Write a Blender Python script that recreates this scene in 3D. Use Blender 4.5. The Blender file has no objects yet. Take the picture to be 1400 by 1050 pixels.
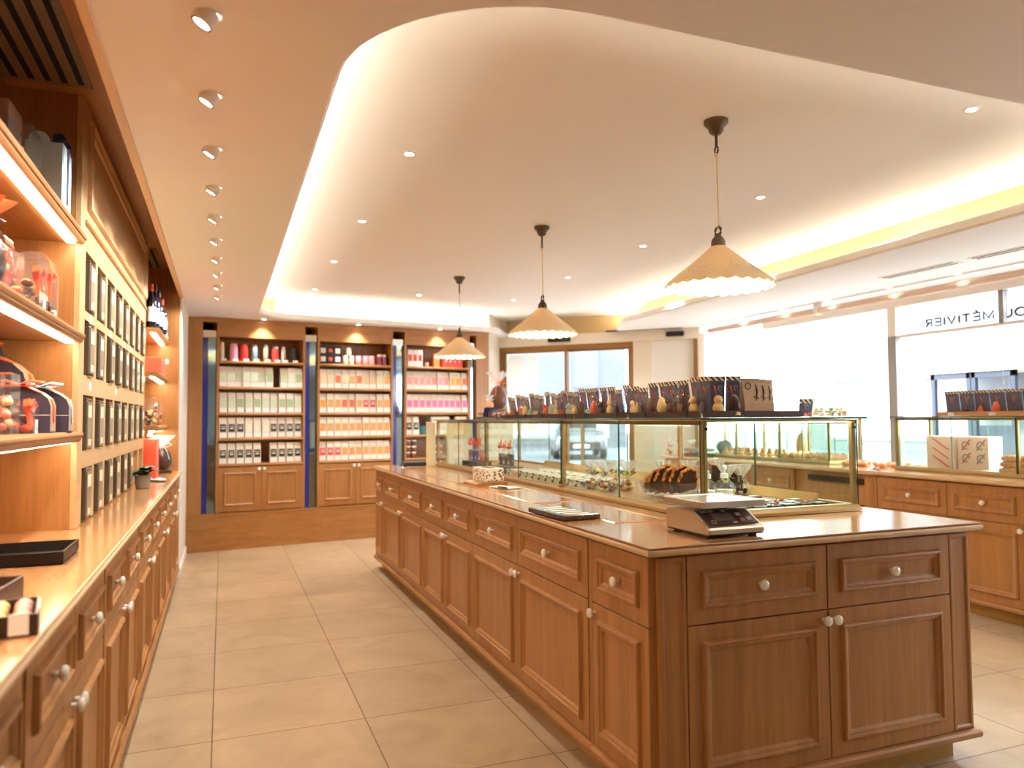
import bpy, math, random
from mathutils import Vector, Matrix
from mathutils.geometry import tessellate_polygon
random.seed(11)
SC = bpy.context.scene
COL = SC.collection
PI = math.pi
R = math.radians
ORD = ['first', 'second', 'third', 'fourth', 'fifth', 'sixth', 'seventh', 'eighth', 'ninth', 'tenth', 'eleventh', 'twelfth',
       'thirteenth', 'fourteenth', 'fifteenth', 'sixteenth', 'seventeenth', 'eighteenth', 'nineteenth', 'twentieth',
       'twenty-first', 'twenty-second', 'twenty-third', 'twenty-fourth', 'twenty-fifth', 'twenty-sixth', 'twenty-seventh',
       'twenty-eighth', 'twenty-ninth', 'thirtieth']

# ------------------------------------------------------------------ materials
def lin(c):
    return tuple(((x / 255) / 12.92 if x / 255 <= .04045 else ((x / 255 + .055) / 1.055) ** 2.4) for x in c) + (1,)

def newmat(name):
    m = bpy.data.materials.new(name); m.use_nodes = True
    nt = m.node_tree
    return m, nt, nt.nodes['Principled BSDF']

def mat(name, rgb, rough=.5, metal=0, spec=.5, coat=0, var=0, vscale=30, bump=0, trans=0, alpha=1):
    m, nt, b = newmat(name)
    b.inputs['Base Color'].default_value = lin(rgb)
    b.inputs['Roughness'].default_value = rough
    b.inputs['Metallic'].default_value = metal
    b.inputs['Specular IOR Level'].default_value = spec
    b.inputs['Coat Weight'].default_value = coat
    b.inputs['Coat Roughness'].default_value = .12
    b.inputs['Transmission Weight'].default_value = trans
    if var or bump:
        tc = nt.nodes.new('ShaderNodeTexCoord'); n = nt.nodes.new('ShaderNodeTexNoise')
        n.inputs['Scale'].default_value = vscale; n.inputs['Detail'].default_value = 4
        nt.links.new(tc.outputs['Object'], n.inputs['Vector'])
        if var:
            r = nt.nodes.new('ShaderNodeValToRGB')
            c = lin(rgb)
            r.color_ramp.elements[0].color = tuple(max(0, x * (1 - var)) for x in c[:3]) + (1,)
            r.color_ramp.elements[1].color = tuple(min(1, x * (1 + var)) for x in c[:3]) + (1,)
            r.color_ramp.elements[0].position = .3; r.color_ramp.elements[1].position = .7
            nt.links.new(n.outputs['Fac'], r.inputs['Fac']); nt.links.new(r.outputs['Color'], b.inputs['Base Color'])
        if bump:
            bp = nt.nodes.new('ShaderNodeBump'); bp.inputs['Strength'].default_value = bump; bp.inputs['Distance'].default_value = .01
            nt.links.new(n.outputs['Fac'], bp.inputs['Height']); nt.links.new(bp.outputs['Normal'], b.inputs['Normal'])
    return m

def wood(name, rgb, axis='z', rough=.38, coat=.0, var=.16):
    m, nt, b = newmat(name)
    tc = nt.nodes.new('ShaderNodeTexCoord'); oi = nt.nodes.new('ShaderNodeObjectInfo')
    mp = nt.nodes.new('ShaderNodeMapping')
    sc = {'z': (26, 26, 1.3), 'y': (26, 1.3, 26), 'x': (1.3, 26, 26)}[axis]
    mp.inputs['Scale'].default_value = sc
    off = nt.nodes.new('ShaderNodeVectorMath'); off.operation = 'ADD'
    mul = nt.nodes.new('ShaderNodeMath'); mul.operation = 'MULTIPLY'; mul.inputs[1].default_value = 5.2
    nt.links.new(oi.outputs['Random'], mul.inputs[0])
    nt.links.new(tc.outputs['Object'], mp.inputs['Vector']); nt.links.new(mp.outputs['Vector'], off.inputs[0]); nt.links.new(mul.outputs[0], off.inputs[1])
    n1 = nt.nodes.new('ShaderNodeTexNoise'); n1.inputs['Scale'].default_value = 1.0; n1.inputs['Detail'].default_value = 5; n1.inputs['Roughness'].default_value = .6
    n1.inputs['Distortion'].default_value = .6
    nt.links.new(off.outputs[0], n1.inputs['Vector'])
    n2 = nt.nodes.new('ShaderNodeTexNoise'); n2.inputs['Scale'].default_value = 5.5; n2.inputs['Detail'].default_value = 3
    nt.links.new(off.outputs[0], n2.inputs['Vector'])
    mx = nt.nodes.new('ShaderNodeMath'); mx.operation = 'MULTIPLY_ADD'; mx.inputs[1].default_value = .35
    nt.links.new(n2.outputs['Fac'], mx.inputs[0]); nt.links.new(n1.outputs['Fac'], mx.inputs[2])
    r = nt.nodes.new('ShaderNodeValToRGB')
    c = lin(rgb)
    r.color_ramp.elements[0].position = .48; r.color_ramp.elements[1].position = .86
    r.color_ramp.elements[0].color = (c[0] * (1 - var), c[1] * (1 - var * 1.25), c[2] * (1 - var * 1.5), 1)
    r.color_ramp.elements[1].color = (min(1, c[0] * (1 + var)), min(1, c[1] * (1 + var)), min(1, c[2] * (1 + var)), 1)
    nt.links.new(mx.outputs[0], r.inputs['Fac']); nt.links.new(r.outputs['Color'], b.inputs['Base Color'])
    bp = nt.nodes.new('ShaderNodeBump'); bp.inputs['Strength'].default_value = .06; bp.inputs['Distance'].default_value = .002
    nt.links.new(n2.outputs['Fac'], bp.inputs['Height']); nt.links.new(bp.outputs['Normal'], b.inputs['Normal'])
    b.inputs['Roughness'].default_value = rough; b.inputs['Coat Weight'].default_value = coat; b.inputs['Coat Roughness'].default_value = .1
    return m

def emis(name, rgb, st):
    m = bpy.data.materials.new(name); m.use_nodes = True; nt = m.node_tree
    nt.nodes.remove(nt.nodes['Principled BSDF'])
    e = nt.nodes.new('ShaderNodeEmission'); e.inputs['Color'].default_value = lin(rgb); e.inputs['Strength'].default_value = st
    nt.links.new(e.outputs[0], nt.nodes['Material Output'].inputs['Surface'])
    return m

def clear(name, tint=(255, 255, 255), gloss=.0, refl=1.0, rough=0.0, bump=0, haze=0, hazecol=(255, 255, 255)):
    """thin clear sheet: mostly see-through, reflecting by angle; haze adds a milky diffuse share"""
    m = bpy.data.materials.new(name); m.use_nodes = True; nt = m.node_tree
    nt.nodes.remove(nt.nodes['Principled BSDF'])
    t = nt.nodes.new('ShaderNodeBsdfTransparent'); t.inputs['Color'].default_value = lin(tint)
    g = nt.nodes.new('ShaderNodeBsdfGlossy'); g.inputs['Roughness'].default_value = rough
    f = nt.nodes.new('ShaderNodeLayerWeight'); f.inputs['Blend'].default_value = .5      # same from both faces of the sheet
    po = nt.nodes.new('ShaderNodeMath'); po.operation = 'POWER'; po.inputs[1].default_value = 4.5
    ba = nt.nodes.new('ShaderNodeMath'); ba.operation = 'MULTIPLY_ADD'; ba.inputs[1].default_value = .9; ba.inputs[2].default_value = .035
    nt.links.new(f.outputs['Facing'], po.inputs[0]); nt.links.new(po.outputs[0], ba.inputs[0])
    ma = nt.nodes.new('ShaderNodeMath'); ma.operation = 'MULTIPLY_ADD'; ma.inputs[1].default_value = refl; ma.inputs[2].default_value = gloss; ma.use_clamp = True
    nt.links.new(ba.outputs[0], ma.inputs[0])
    mx = nt.nodes.new('ShaderNodeMixShader'); nt.links.new(ma.outputs[0], mx.inputs[0])
    src = t
    if haze:
        d = nt.nodes.new('ShaderNodeBsdfDiffuse'); d.inputs['Color'].default_value = lin(hazecol)
        h = nt.nodes.new('ShaderNodeMixShader'); h.inputs[0].default_value = haze
        nt.links.new(t.outputs[0], h.inputs[1]); nt.links.new(d.outputs[0], h.inputs[2]); src = h
    nt.links.new(src.outputs[0], mx.inputs[1]); nt.links.new(g.outputs[0], mx.inputs[2])
    if bump:
        tc = nt.nodes.new('ShaderNodeTexCoord'); n = nt.nodes.new('ShaderNodeTexNoise'); n.inputs['Scale'].default_value = 70; n.inputs['Detail'].default_value = 2
        nt.links.new(tc.outputs['Object'], n.inputs['Vector'])
        bp = nt.nodes.new('ShaderNodeBump'); bp.inputs['Strength'].default_value = bump; bp.inputs['Distance'].default_value = .01
        nt.links.new(n.outputs['Fac'], bp.inputs['Height']); nt.links.new(bp.outputs['Normal'], g.inputs['Normal']); nt.links.new(bp.outputs['Normal'], f.inputs['Normal'])
    nt.links.new(mx.outputs[0], nt.nodes['Material Output'].inputs['Surface'])
    return m

def spotted(name, c0, c1, scale=60, thr=.5, rough=.5):
    """printed paper: small motifs of c1 on c0"""
    m, nt, b = newmat(name)
    tc = nt.nodes.new('ShaderNodeTexCoord'); v = nt.nodes.new('ShaderNodeTexVoronoi'); v.inputs['Scale'].default_value = scale
    n = nt.nodes.new('ShaderNodeTexNoise'); n.inputs['Scale'].default_value = scale * 1.3
    nt.links.new(tc.outputs['Object'], v.inputs['Vector']); nt.links.new(tc.outputs['Object'], n.inputs['Vector'])
    ad = nt.nodes.new('ShaderNodeMath'); ad.operation = 'ADD'
    nt.links.new(v.outputs['Distance'], ad.inputs[0]); nt.links.new(n.outputs['Fac'], ad.inputs[1])
    r = nt.nodes.new('ShaderNodeValToRGB'); r.color_ramp.interpolation = 'CONSTANT'
    r.color_ramp.elements[0].color = lin(c1); r.color_ramp.elements[1].color = lin(c0); r.color_ramp.elements[1].position = min(.99, thr + .22)
    nt.links.new(ad.outputs[0], r.inputs['Fac']); nt.links.new(r.outputs['Color'], b.inputs['Base Color'])
    b.inputs['Roughness'].default_value = rough
    return m

def striped(name, c0, c1, scale=60, rough=.5):
    m, nt, b = newmat(name)
    tc = nt.nodes.new('ShaderNodeTexCoord'); w = nt.nodes.new('ShaderNodeTexWave'); w.wave_type = 'BANDS'; w.bands_direction = 'DIAGONAL'
    w.inputs['Scale'].default_value = scale
    nt.links.new(tc.outputs['Object'], w.inputs['Vector'])
    r = nt.nodes.new('ShaderNodeValToRGB'); r.color_ramp.interpolation = 'CONSTANT'
    r.color_ramp.elements[0].color = lin(c0); r.color_ramp.elements[1].color = lin(c1); r.color_ramp.elements[1].position = .5
    nt.links.new(w.outputs['Fac'], r.inputs['Fac']); nt.links.new(r.outputs['Color'], b.inputs['Base Color'])
    b.inputs['Roughness'].default_value = rough
    return m

OAK = (166, 117, 67)
M = {}
M['oak'] = wood('oak', OAK)
M['oak_y'] = wood('oak_lengthwise', OAK, 'y')
M['oak_x'] = wood('oak_crosswise', OAK, 'x')
M['top_y'] = wood('worktop_oak', (186, 136, 88), 'y', rough=.16, coat=.35, var=.08)
M['nose'] = wood('pale_nosing_oak', (214, 182, 142), 'y', rough=.35, var=.07)
M['pale'] = wood('pale_oak', (200, 164, 116), 'y', var=.06)
M['kick'] = wood('golden_kick', (178, 140, 78), 'y', rough=.4, var=.08)
M['knob'] = mat('ivory_ceramic', (232, 226, 210), .18, coat=.6)
M['white'] = mat('white_paint', (236, 230, 220), .6)
M['ceil'] = mat('ceiling_paint', (240, 241, 242), .7)
M['tray'] = mat('tray_ceiling_paint', (240, 241, 242), .7)
M['wallp'] = mat('cream_wall_paint', (228, 218, 202), .65)
M['whitewall'] = mat('pale_grey_wall_paint', (232, 230, 226), .6)
M['brass'] = mat('satin_brass', (178, 146, 96), .38, metal=.6)
M['brassm'] = mat('bronze_frame', (150, 112, 66), .4, metal=.6)
M['steel'] = mat('brushed_steel', (205, 200, 192), .28, metal=1)
M['steelw'] = mat('scale_housing_steel', (196, 180, 160), .3, metal=.9)
M['black'] = mat('black_plastic', (22, 20, 20), .4)
M['blackg'] = mat('black_gloss', (16, 14, 16), .15)
M['darkbrown'] = mat('dark_brown_lacquer', (52, 34, 28), .35)
M['traybrown'] = mat('brown_tray_card', (70, 52, 46), .5)
M['navy'] = mat('navy_card', (50, 57, 100), .5)
M['plum'] = mat('plum_card', (66, 58, 80), .55)
M['kraft'] = mat('kraft_paper', (178, 152, 124), .75, var=.06)
M['stripe'] = striped('striped_fold', (46, 40, 44), (236, 218, 186), 26)
M['red'] = mat('red_print', (226, 60, 44), .5)
M['orange'] = mat('orange_print', (240, 118, 62), .5)
M['coral'] = mat('coral_card', (244, 96, 70), .5)
M['cream'] = mat('cream_card', (236, 222, 188), .55)
M['paper'] = mat('white_paper', (244, 242, 238), .6)
M['grey'] = mat('grey_paint', (150, 148, 146), .5)
M['dkgrey'] = mat('dark_grey_paint', (84, 82, 84), .5)
M['choc'] = mat('milk_chocolate', (92, 50, 32), .32, var=.12, vscale=25)
M['dkchoc'] = mat('dark_chocolate', (54, 30, 24), .3, var=.12, vscale=25)
M['wchoc'] = mat('white_chocolate', (238, 208, 134), .4)
M['mint'] = mat('mint_sugar', (176, 206, 170), .45)
M['orchoc'] = mat('orange_chocolate', (226, 88, 40), .4)
M['nut'] = mat('nut_crust', (196, 120, 52), .55, var=.4, vscale=90, bump=.4)
M['pastry'] = mat('baked_pastry', (226, 164, 104), .5, var=.2, vscale=40, bump=.2)
M['cakew'] = mat('iced_pastry', (246, 216, 196), .45)
M['ribbon'] = mat('orange_satin', (250, 98, 54), .3)
M['ribbonw'] = mat('silver_ribbon', (190, 200, 206), .3)
M['tin'] = mat('dark_bronze_tin', (98, 82, 62), .42, metal=.2)
M['tinf'] = mat('tin_front_grey', (146, 136, 116), .36, metal=.2)
M['shade'] = None
M['bronze'] = mat('antique_bronze', (92, 78, 64), .42, metal=.5)
M['cord'] = mat('cream_cord', (226, 210, 178), .8)
M['leaf'] = mat('dark_leaf', (40, 72, 44), .4, var=.2)
M['leafy'] = mat('pale_yellow_flower', (214, 226, 120), .5)
M['pot'] = mat('grey_stoneware', (150, 148, 138), .6)
M['blue'] = mat('cobalt_glass', (36, 56, 170), .08, coat=.5)
M['mirror'] = mat('blue_tinted_mirror', (150, 186, 214), .05, metal=1)
M['pattern'] = spotted('printed_cream_paper', (238, 226, 204), (84, 60, 48), 58, .64)
M['patternd'] = spotted('printed_brown_paper', (74, 56, 50), (232, 206, 168), 75, .38)
M['patternr'] = spotted('printed_orange_paper', (240, 214, 190), (232, 84, 50), 60, .6)
M['cello'] = clear('cellophane', gloss=.0, refl=.9, rough=.05, bump=.6, haze=.012)
M['cellow'] = clear('gathered_cellophane', gloss=.1, refl=1.4, rough=.12, bump=.7, haze=.42)
M['acrylic'] = clear('clear_acrylic', gloss=.01, refl=1.0, rough=.02, haze=.03)
M['glass'] = clear('display_glass', (246, 252, 248), gloss=0, refl=.8)
M['winglass'] = clear('window_glass', (250, 253, 255), gloss=0, refl=.5)
M['gedge'] = mat('green_glass_edge', (36, 96, 76), .15)
M['edgeb'] = mat('dark_glass_edge', (30, 52, 62), .15)
M['led'] = emis('led_strip_light', (255, 226, 190), 16)
M['ledc'] = emis('cove_led_light', (255, 247, 226), 26)
M['ledw'] = emis('case_led_light', (255, 244, 224), 6)
M['ledf'] = emis('case_front_light', (255, 246, 230), 14)
M['lamp'] = emis('downlight_lamp', (255, 244, 226), 14)
M['bulb'] = emis('warm_bulb', (255, 224, 170), 10)
M['slot'] = mat('vent_shadow_black', (14, 12, 12), .9)
M['ventp'] = mat('vent_olive_paint', (122, 104, 78), .5)
M['lettering'] = mat('grey_lettering', (62, 60, 64), .8)
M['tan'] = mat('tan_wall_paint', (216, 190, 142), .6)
M['covewall'] = mat('painted_cove_glow', (206, 168, 104), .6)  # warm glow of the cove strip painted into its outer wall
M['patternb'] = spotted('boldly_printed_paper', (240, 230, 212), (70, 48, 42), 36, .66)
M['edge'] = wood('shaded_edge_oak', (138, 92, 54), 'y', rough=.35, var=.08)  # same oak darkened to paint the shadow line along the worktop edge
M['hole'] = mat('dark_recess', (40, 26, 18), .7)

# lamp shade: glazed ceramic that lets some light through
def shade_mat():
    m, nt, b = newmat('glazed_ceramic_shade')
    b.inputs['Base Color'].default_value = lin((236, 224, 192)); b.inputs['Roughness'].default_value = .3
    b.inputs['Coat Weight'].default_value = .3
    tr = nt.nodes.new('ShaderNodeBsdfTranslucent'); tr.inputs['Color'].default_value = lin((255, 220, 160))
    mx = nt.nodes.new('ShaderNodeMixShader'); mx.inputs[0].default_value = .12
    nt.links.new(b.outputs[0], mx.inputs[1]); nt.links.new(tr.outputs[0], mx.inputs[2])
    nt.links.new(mx.outputs[0], nt.nodes['Material Output'].inputs['Surface'])
    return m
M['shade'] = shade_mat()

def tile_mat():
    m, nt, b = newmat('beige_stone_tiles')
    tc = nt.nodes.new('ShaderNodeTexCoord'); mp = nt.nodes.new('ShaderNodeMapping')
    mp.inputs['Location'].default_value = (.0277, -6.23 + 6.6, 0)
    nt.links.new(tc.outputs['Object'], mp.inputs['Vector'])
    br = nt.nodes.new('ShaderNodeTexBrick'); br.offset = 0; br.squash = 1
    br.inputs['Scale'].default_value = 1; br.inputs['Brick Width'].default_value = .6; br.inputs['Row Height'].default_value = .6
    br.inputs['Mortar Size'].default_value = .0028; br.inputs['Mortar Smooth'].default_value = .1; br.inputs['Bias'].default_value = 0
    br.inputs['Color1'].default_value = (.92, .92, .92, 1); br.inputs['Color2'].default_value = (1.04, 1.03, 1.02, 1); br.inputs['Mortar'].default_value = (.30, .25, .2, 1)
    nt.links.new(mp.outputs['Vector'], br.inputs['Vector'])
    n = nt.nodes.new('ShaderNodeTexNoise'); n.inputs['Scale'].default_value = 2.6; n.inputs['Detail'].default_value = 7; n.inputs['Roughness'].default_value = .62; n.inputs['Distortion'].default_value = 1.2
    nt.links.new(tc.outputs['Object'], n.inputs['Vector'])
    r = nt.nodes.new('ShaderNodeValToRGB'); r.color_ramp.elements[0].position = .3; r.color_ramp.elements[1].position = .72
    r.color_ramp.elements[0].color = lin((166, 142, 110)); r.color_ramp.elements[1].color = lin((192, 168, 136))
    nt.links.new(n.outputs['Fac'], r.inputs['Fac'])
    mx = nt.nodes.new('ShaderNodeMix'); mx.data_type = 'RGBA'; mx.blend_type = 'MULTIPLY'; mx.inputs[0].default_value = 1
    nt.links.new(r.outputs['Color'], mx.inputs[6]); nt.links.new(br.outputs['Color'], mx.inputs[7])
    nt.links.new(mx.outputs[2], b.inputs['Base Color'])
    bp = nt.nodes.new('ShaderNodeBump'); bp.inputs['Strength'].default_value = .15; bp.inputs['Distance'].default_value = .004
    nt.links.new(br.outputs['Fac'], bp.inputs['Height']); bp.invert = True
    nt.links.new(bp.outputs['Normal'], b.inputs['Normal'])
    b.inputs['Roughness'].default_value = .36
    return m
M['tiles'] = tile_mat()

# ------------------------------------------------------------------ mesh helpers
class MB:
    def __init__(s): s.v = []; s.f = []; s.m = []; s.s = []
    def add(s, vs, fs, mi=0, sm=False):
        b = len(s.v); s.v += [tuple(v) for v in vs]
        for f in fs: s.f.append([b + i for i in f]); s.m.append(mi); s.s.append(sm)
        return s
    def box(s, x0, y0, z0, x1, y1, z1, mi=0, c=0):
        if x0 > x1: x0, x1 = x1, x0
        if y0 > y1: y0, y1 = y1, y0
        if z0 > z1: z0, z1 = z1, z0
        if not c:
            return s.add([(x0, y0, z0), (x1, y0, z0), (x1, y1, z0), (x0, y1, z0), (x0, y0, z1), (x1, y0, z1), (x1, y1, z1), (x0, y1, z1)],
                         [(3, 2, 1, 0), (4, 5, 6, 7), (0, 1, 5, 4), (1, 2, 6, 5), (2, 3, 7, 6), (3, 0, 4, 7)], mi)
        c = min(c, (x1 - x0) * .45, (y1 - y0) * .45, (z1 - z0) * .45)
        lay = []
        for z, i in ((z0, c), (z0 + c, 0), (z1 - c, 0), (z1, c)):
            lay.append([(x0 + i + (c if not i else 0) , y0 + i, z), (x1 - i - (c if not i else 0), y0 + i, z), (x1 - i, y0 + i + (c if not i else 0), z), (x1 - i, y1 - i - (c if not i else 0), z),
                        (x1 - i - (c if not i else 0), y1 - i, z), (x0 + i + (c if not i else 0), y1 - i, z), (x0 + i, y1 - i - (c if not i else 0), z), (x0 + i, y0 + i + (c if not i else 0), z)])
        return s.loft(lay, mi, True, True)
    def loft(s, rings, mi=0, cap0=False, cap1=False, sm=False, closed=True):
        n = len(rings[0]); vs = [p for r in rings for p in r]; fs = []
        for k in range(len(rings) - 1):
            for i in range(n if closed else n - 1):
                j = (i + 1) % n
                fs.append((k * n + i, k * n + j, (k + 1) * n + j, (k + 1) * n + i))
        if cap0: fs.append(tuple(reversed(range(n))))
        if cap1: fs.append(tuple(range((len(rings) - 1) * n, len(rings) * n)))
        return s.add(vs, fs, mi, sm)
    def lathe(s, prof, n=24, cx=0, cy=0, cz=0, mi=0, axis='z', cap=True, wave=None):
        rings = []
        for k, (r, z) in enumerate(prof):
            ring = []
            for i in range(n):
                a = 2 * PI * i / n; rr = r * (1 + (wave(a, k) if wave else 0))
                x, y = rr * math.cos(a), rr * math.sin(a)
                p = (x, y, z) if axis == 'z' else ((x, -z, y) if axis == '-y' else (z, x, y))
                ring.append((p[0] + cx, p[1] + cy, p[2] + cz))
            rings.append(ring)
        return s.loft(rings, mi, cap, cap, True)
    def tube(s, pts, r, n=8, mi=0, taper=None):
        pts = [Vector(p) for p in pts]; rings = []
        for k, p in enumerate(pts):
            t = (pts[min(k + 1, len(pts) - 1)] - pts[max(k - 1, 0)]).normalized()
            u = t.cross(Vector((0, 0, 1)))
            if u.length < 1e-4: u = t.cross(Vector((0, 1, 0)))
            u.normalize(); w = u.cross(t); rr = r * (taper[k] if taper else 1)
            rings.append([tuple(p + u * rr * math.cos(2 * PI * i / n) + w * rr * math.sin(2 * PI * i / n)) for i in range(n)])
        return s.loft(rings, mi, True, True, True)
    def ribbon(s, pts, wdir, w, th=.0012, mi=0):
        wd = Vector(wdir).normalized(); pts = [Vector(p) for p in pts]; rings = []
        for k, p in enumerate(pts):
            t = (pts[min(k + 1, len(pts) - 1)] - pts[max(k - 1, 0)]).normalized(); nn = t.cross(wd).normalized()
            rings.append([tuple(p + wd * w / 2 + nn * th), tuple(p - wd * w / 2 + nn * th), tuple(p - wd * w / 2 - nn * th), tuple(p + wd * w / 2 - nn * th)])
        return s.loft(rings, mi, True, True, True)
    def ell(s, cx, cy, cz, rx, ry, rz, n=14, mi=0, k=8, egg=0):
        rings = []
        for j in range(k + 1):
            t = -PI / 2 + PI * j / k; z = math.sin(t); q = max(math.cos(t), .02) * (1 - egg * z)
            rings.append([(cx + rx * q * math.cos(2 * PI * i / n), cy + ry * q * math.sin(2 * PI * i / n), cz + rz * z) for i in range(n)])
        return s.loft(rings, mi, True, True, True)
    def poly(s, pts, axis, a, b, mi=0, sm=False):
        """extrude a 2-D outline along axis from a to b"""
        f = {'x': lambda p, t: (t, p[0], p[1]), 'y': lambda p, t: (p[0], t, p[1]), 'z': lambda p, t: (p[0], p[1], t)}[axis]
        return s.loft([[f(p, a) for p in pts], [f(p, b) for p in pts]], mi, True, True, sm)
    def rects(s, u0, u1, v0, v1, prof, fn, mi=0, cap=True, back=True):
        """nested rectangles: prof = (inset, height) pairs, fn maps (u, v, h) to a point"""
        rings = []
        for i, h in prof:
            rings.append([fn(u0 + i, v0 + i, h), fn(u1 - i, v0 + i, h), fn(u1 - i, v1 - i, h), fn(u0 + i, v1 - i, h)])
        return s.loft(rings, mi, back, cap)
    def build(s, name, mats, parent=None, loc=(0, 0, 0), rotz=0, rot=None, smooth=None):
        me = bpy.data.meshes.new(name); me.from_pydata(s.v, [], s.f); 
        if not isinstance(mats, (list, tuple)): mats = [mats]
        for m in mats: me.materials.append(M[m] if isinstance(m, str) else m)
        me.polygons.foreach_set('material_index', s.m)
        import bmesh
        bm = bmesh.new(); bm.from_mesh(me); bmesh.ops.recalc_face_normals(bm, faces=bm.faces); bm.to_mesh(me); bm.free()
        if any(s.s) or smooth:
            me.polygons.foreach_set('use_smooth', [True] * len(s.f)); me.set_sharp_from_angle(angle=R(38))
        me.update()
        o = bpy.data.objects.new(name, me); COL.objects.link(o)
        o.location = loc; o.rotation_euler = rot if rot else (0, 0, rotz)
        if parent: o.parent = parent
        return o

def bx(name, m, x0, y0, z0, x1, y1, z1, parent=None, c=0, **k):
    return MB().box(x0, y0, z0, x1, y1, z1, 0, c).build(name, m, parent, **k)

def tag(o, label, cat, group=None, kind=None):
    o['label'] = label; o['category'] = cat
    if group: o['group'] = group
    if kind: o['kind'] = kind
    return o

def struct(o, label=None):
    o['kind'] = 'structure'
    if label: o['label'] = label
    return o

def thing(name, label, cat, loc=(0, 0, 0), rotz=0, group=None):
    o = bpy.data.objects.new(name, None); COL.objects.link(o); o.empty_display_size = .1
    o.location = loc; o.rotation_euler = (0, 0, rotz)
    return tag(o, label, cat, group)

def dup(o, loc=None, rotz=None, label=None, group=None, parent=None):
    c = o.copy(); COL.objects.link(c)
    if parent is not None: c.parent = parent
    if loc is not None: c.location = loc
    if rotz is not None: c.rotation_euler = (0, 0, rotz)
    if label: c['label'] = label
    if group: c['group'] = group
    for ch in list(o.children): dup(ch, parent=c)
    return c

def swap(o, name, m):
    """give the child called name of a copied thing its own material"""
    for ch in o.children_recursive:
        if ch.name.split('.')[0] == name:
            ch.data = ch.data.copy(); ch.data.materials[0] = M[m] if isinstance(m, str) else m

def rounded(pts, rad, n=10):
    """round the corners of a closed outline; rad per corner"""
    out = []
    N = len(pts)
    for i in range(N):
        p = Vector(pts[i]); a = Vector(pts[i - 1]); b = Vector(pts[(i + 1) % N]); r = rad[i]
        if r <= 0: out.append((p.x, p.y)); continue
        d1 = (a - p).normalized(); d2 = (b - p).normalized()
        ang = d1.angle(d2); t = r / math.tan(ang / 2)
        t = min(t, (a - p).length * .49, (b - p).length * .49); r = t * math.tan(ang / 2)
        cdir = (d1 + d2).normalized(); c = p + cdir * (r / math.sin(ang / 2))
        s0 = p + d1 * t - c; s1 = p + d2 * t - c
        a0 = math.atan2(s0.y, s0.x); a1 = math.atan2(s1.y, s1.x)
        while a1 - a0 > PI: a1 -= 2 * PI
        while a1 - a0 < -PI: a1 += 2 * PI
        for k in range(n + 1):
            aa = a0 + (a1 - a0) * k / n; out.append((c.x + r * math.cos(aa), c.y + r * math.sin(aa)))
    return out

def offset(poly, d):
    """move a closed outline outward (counter-clockwise outline, d > 0)"""
    N = len(poly); out = []
    for i in range(N):
        a = Vector(poly[i - 1]); p = Vector(poly[i]); b = Vector(poly[(i + 1) % N])
        t1 = (p - a); t2 = (b - p)
        if t1.length < 1e-6: t1 = t2
        if t2.length < 1e-6: t2 = t1
        n1 = Vector((t1.y, -t1.x)).normalized(); n2 = Vector((t2.y, -t2.x)).normalized()
        nn = (n1 + n2).normalized(); k = 1 / max(.4, nn.dot(n1))
        out.append(tuple(p + nn * d * k))
    return out

# ------------------------------------------------------------------ camera and render look
H = 1.257
cam = bpy.data.cameras.new('camera'); co = bpy.data.objects.new('camera', cam); COL.objects.link(co)
yaw, pitch, roll = .368, .0466, -.0067
cy, sy, cp, sp = math.cos(yaw), math.sin(yaw), math.cos(pitch), math.sin(pitch)
fw = Vector((sy * cp, cy * cp, sp)); r0 = Vector((cy, -sy, 0)); u0 = r0.cross(fw)
r_ = math.cos(roll) * r0 + math.sin(roll) * u0; u_ = -math.sin(roll) * r0 + math.cos(roll) * u0
mw = Matrix(((r_.x, u_.x, -fw.x, 0), (r_.y, u_.y, -fw.y, 0), (r_.z, u_.z, -fw.z, H), (0, 0, 0, 1)))
co.matrix_world = mw
cam.sensor_width = 36; cam.lens = 1024 / 1400 * 36
cam.dof.use_dof = True; cam.dof.focus_distance = 3.1; cam.dof.aperture_fstop = 2.2
cam.clip_start = .05
SC.camera = co
SC.view_settings.view_transform = 'Standard'; SC.view_settings.look = 'None'; SC.view_settings.gamma = 1
SC.view_settings.exposure = 1.28; SC.view_settings.use_curve_mapping = False
SC.cycles.use_denoising = True
SC.cycles.max_bounces = 8; SC.cycles.transparent_max_bounces = 24; SC.cycles.diffuse_bounces = 5; SC.cycles.glossy_bounces = 4
SC.cycles.sample_clamp_indirect = 6; SC.cycles.caustics_reflective = False; SC.cycles.caustics_refractive = False
w = bpy.data.worlds.new('overcast_sky'); SC.world = w; w.use_nodes = True
w.node_tree.nodes['Background'].inputs[0].default_value = (.97, .98, 1, 1); w.node_tree.nodes['Background'].inputs[1].default_value = 5.2
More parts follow.
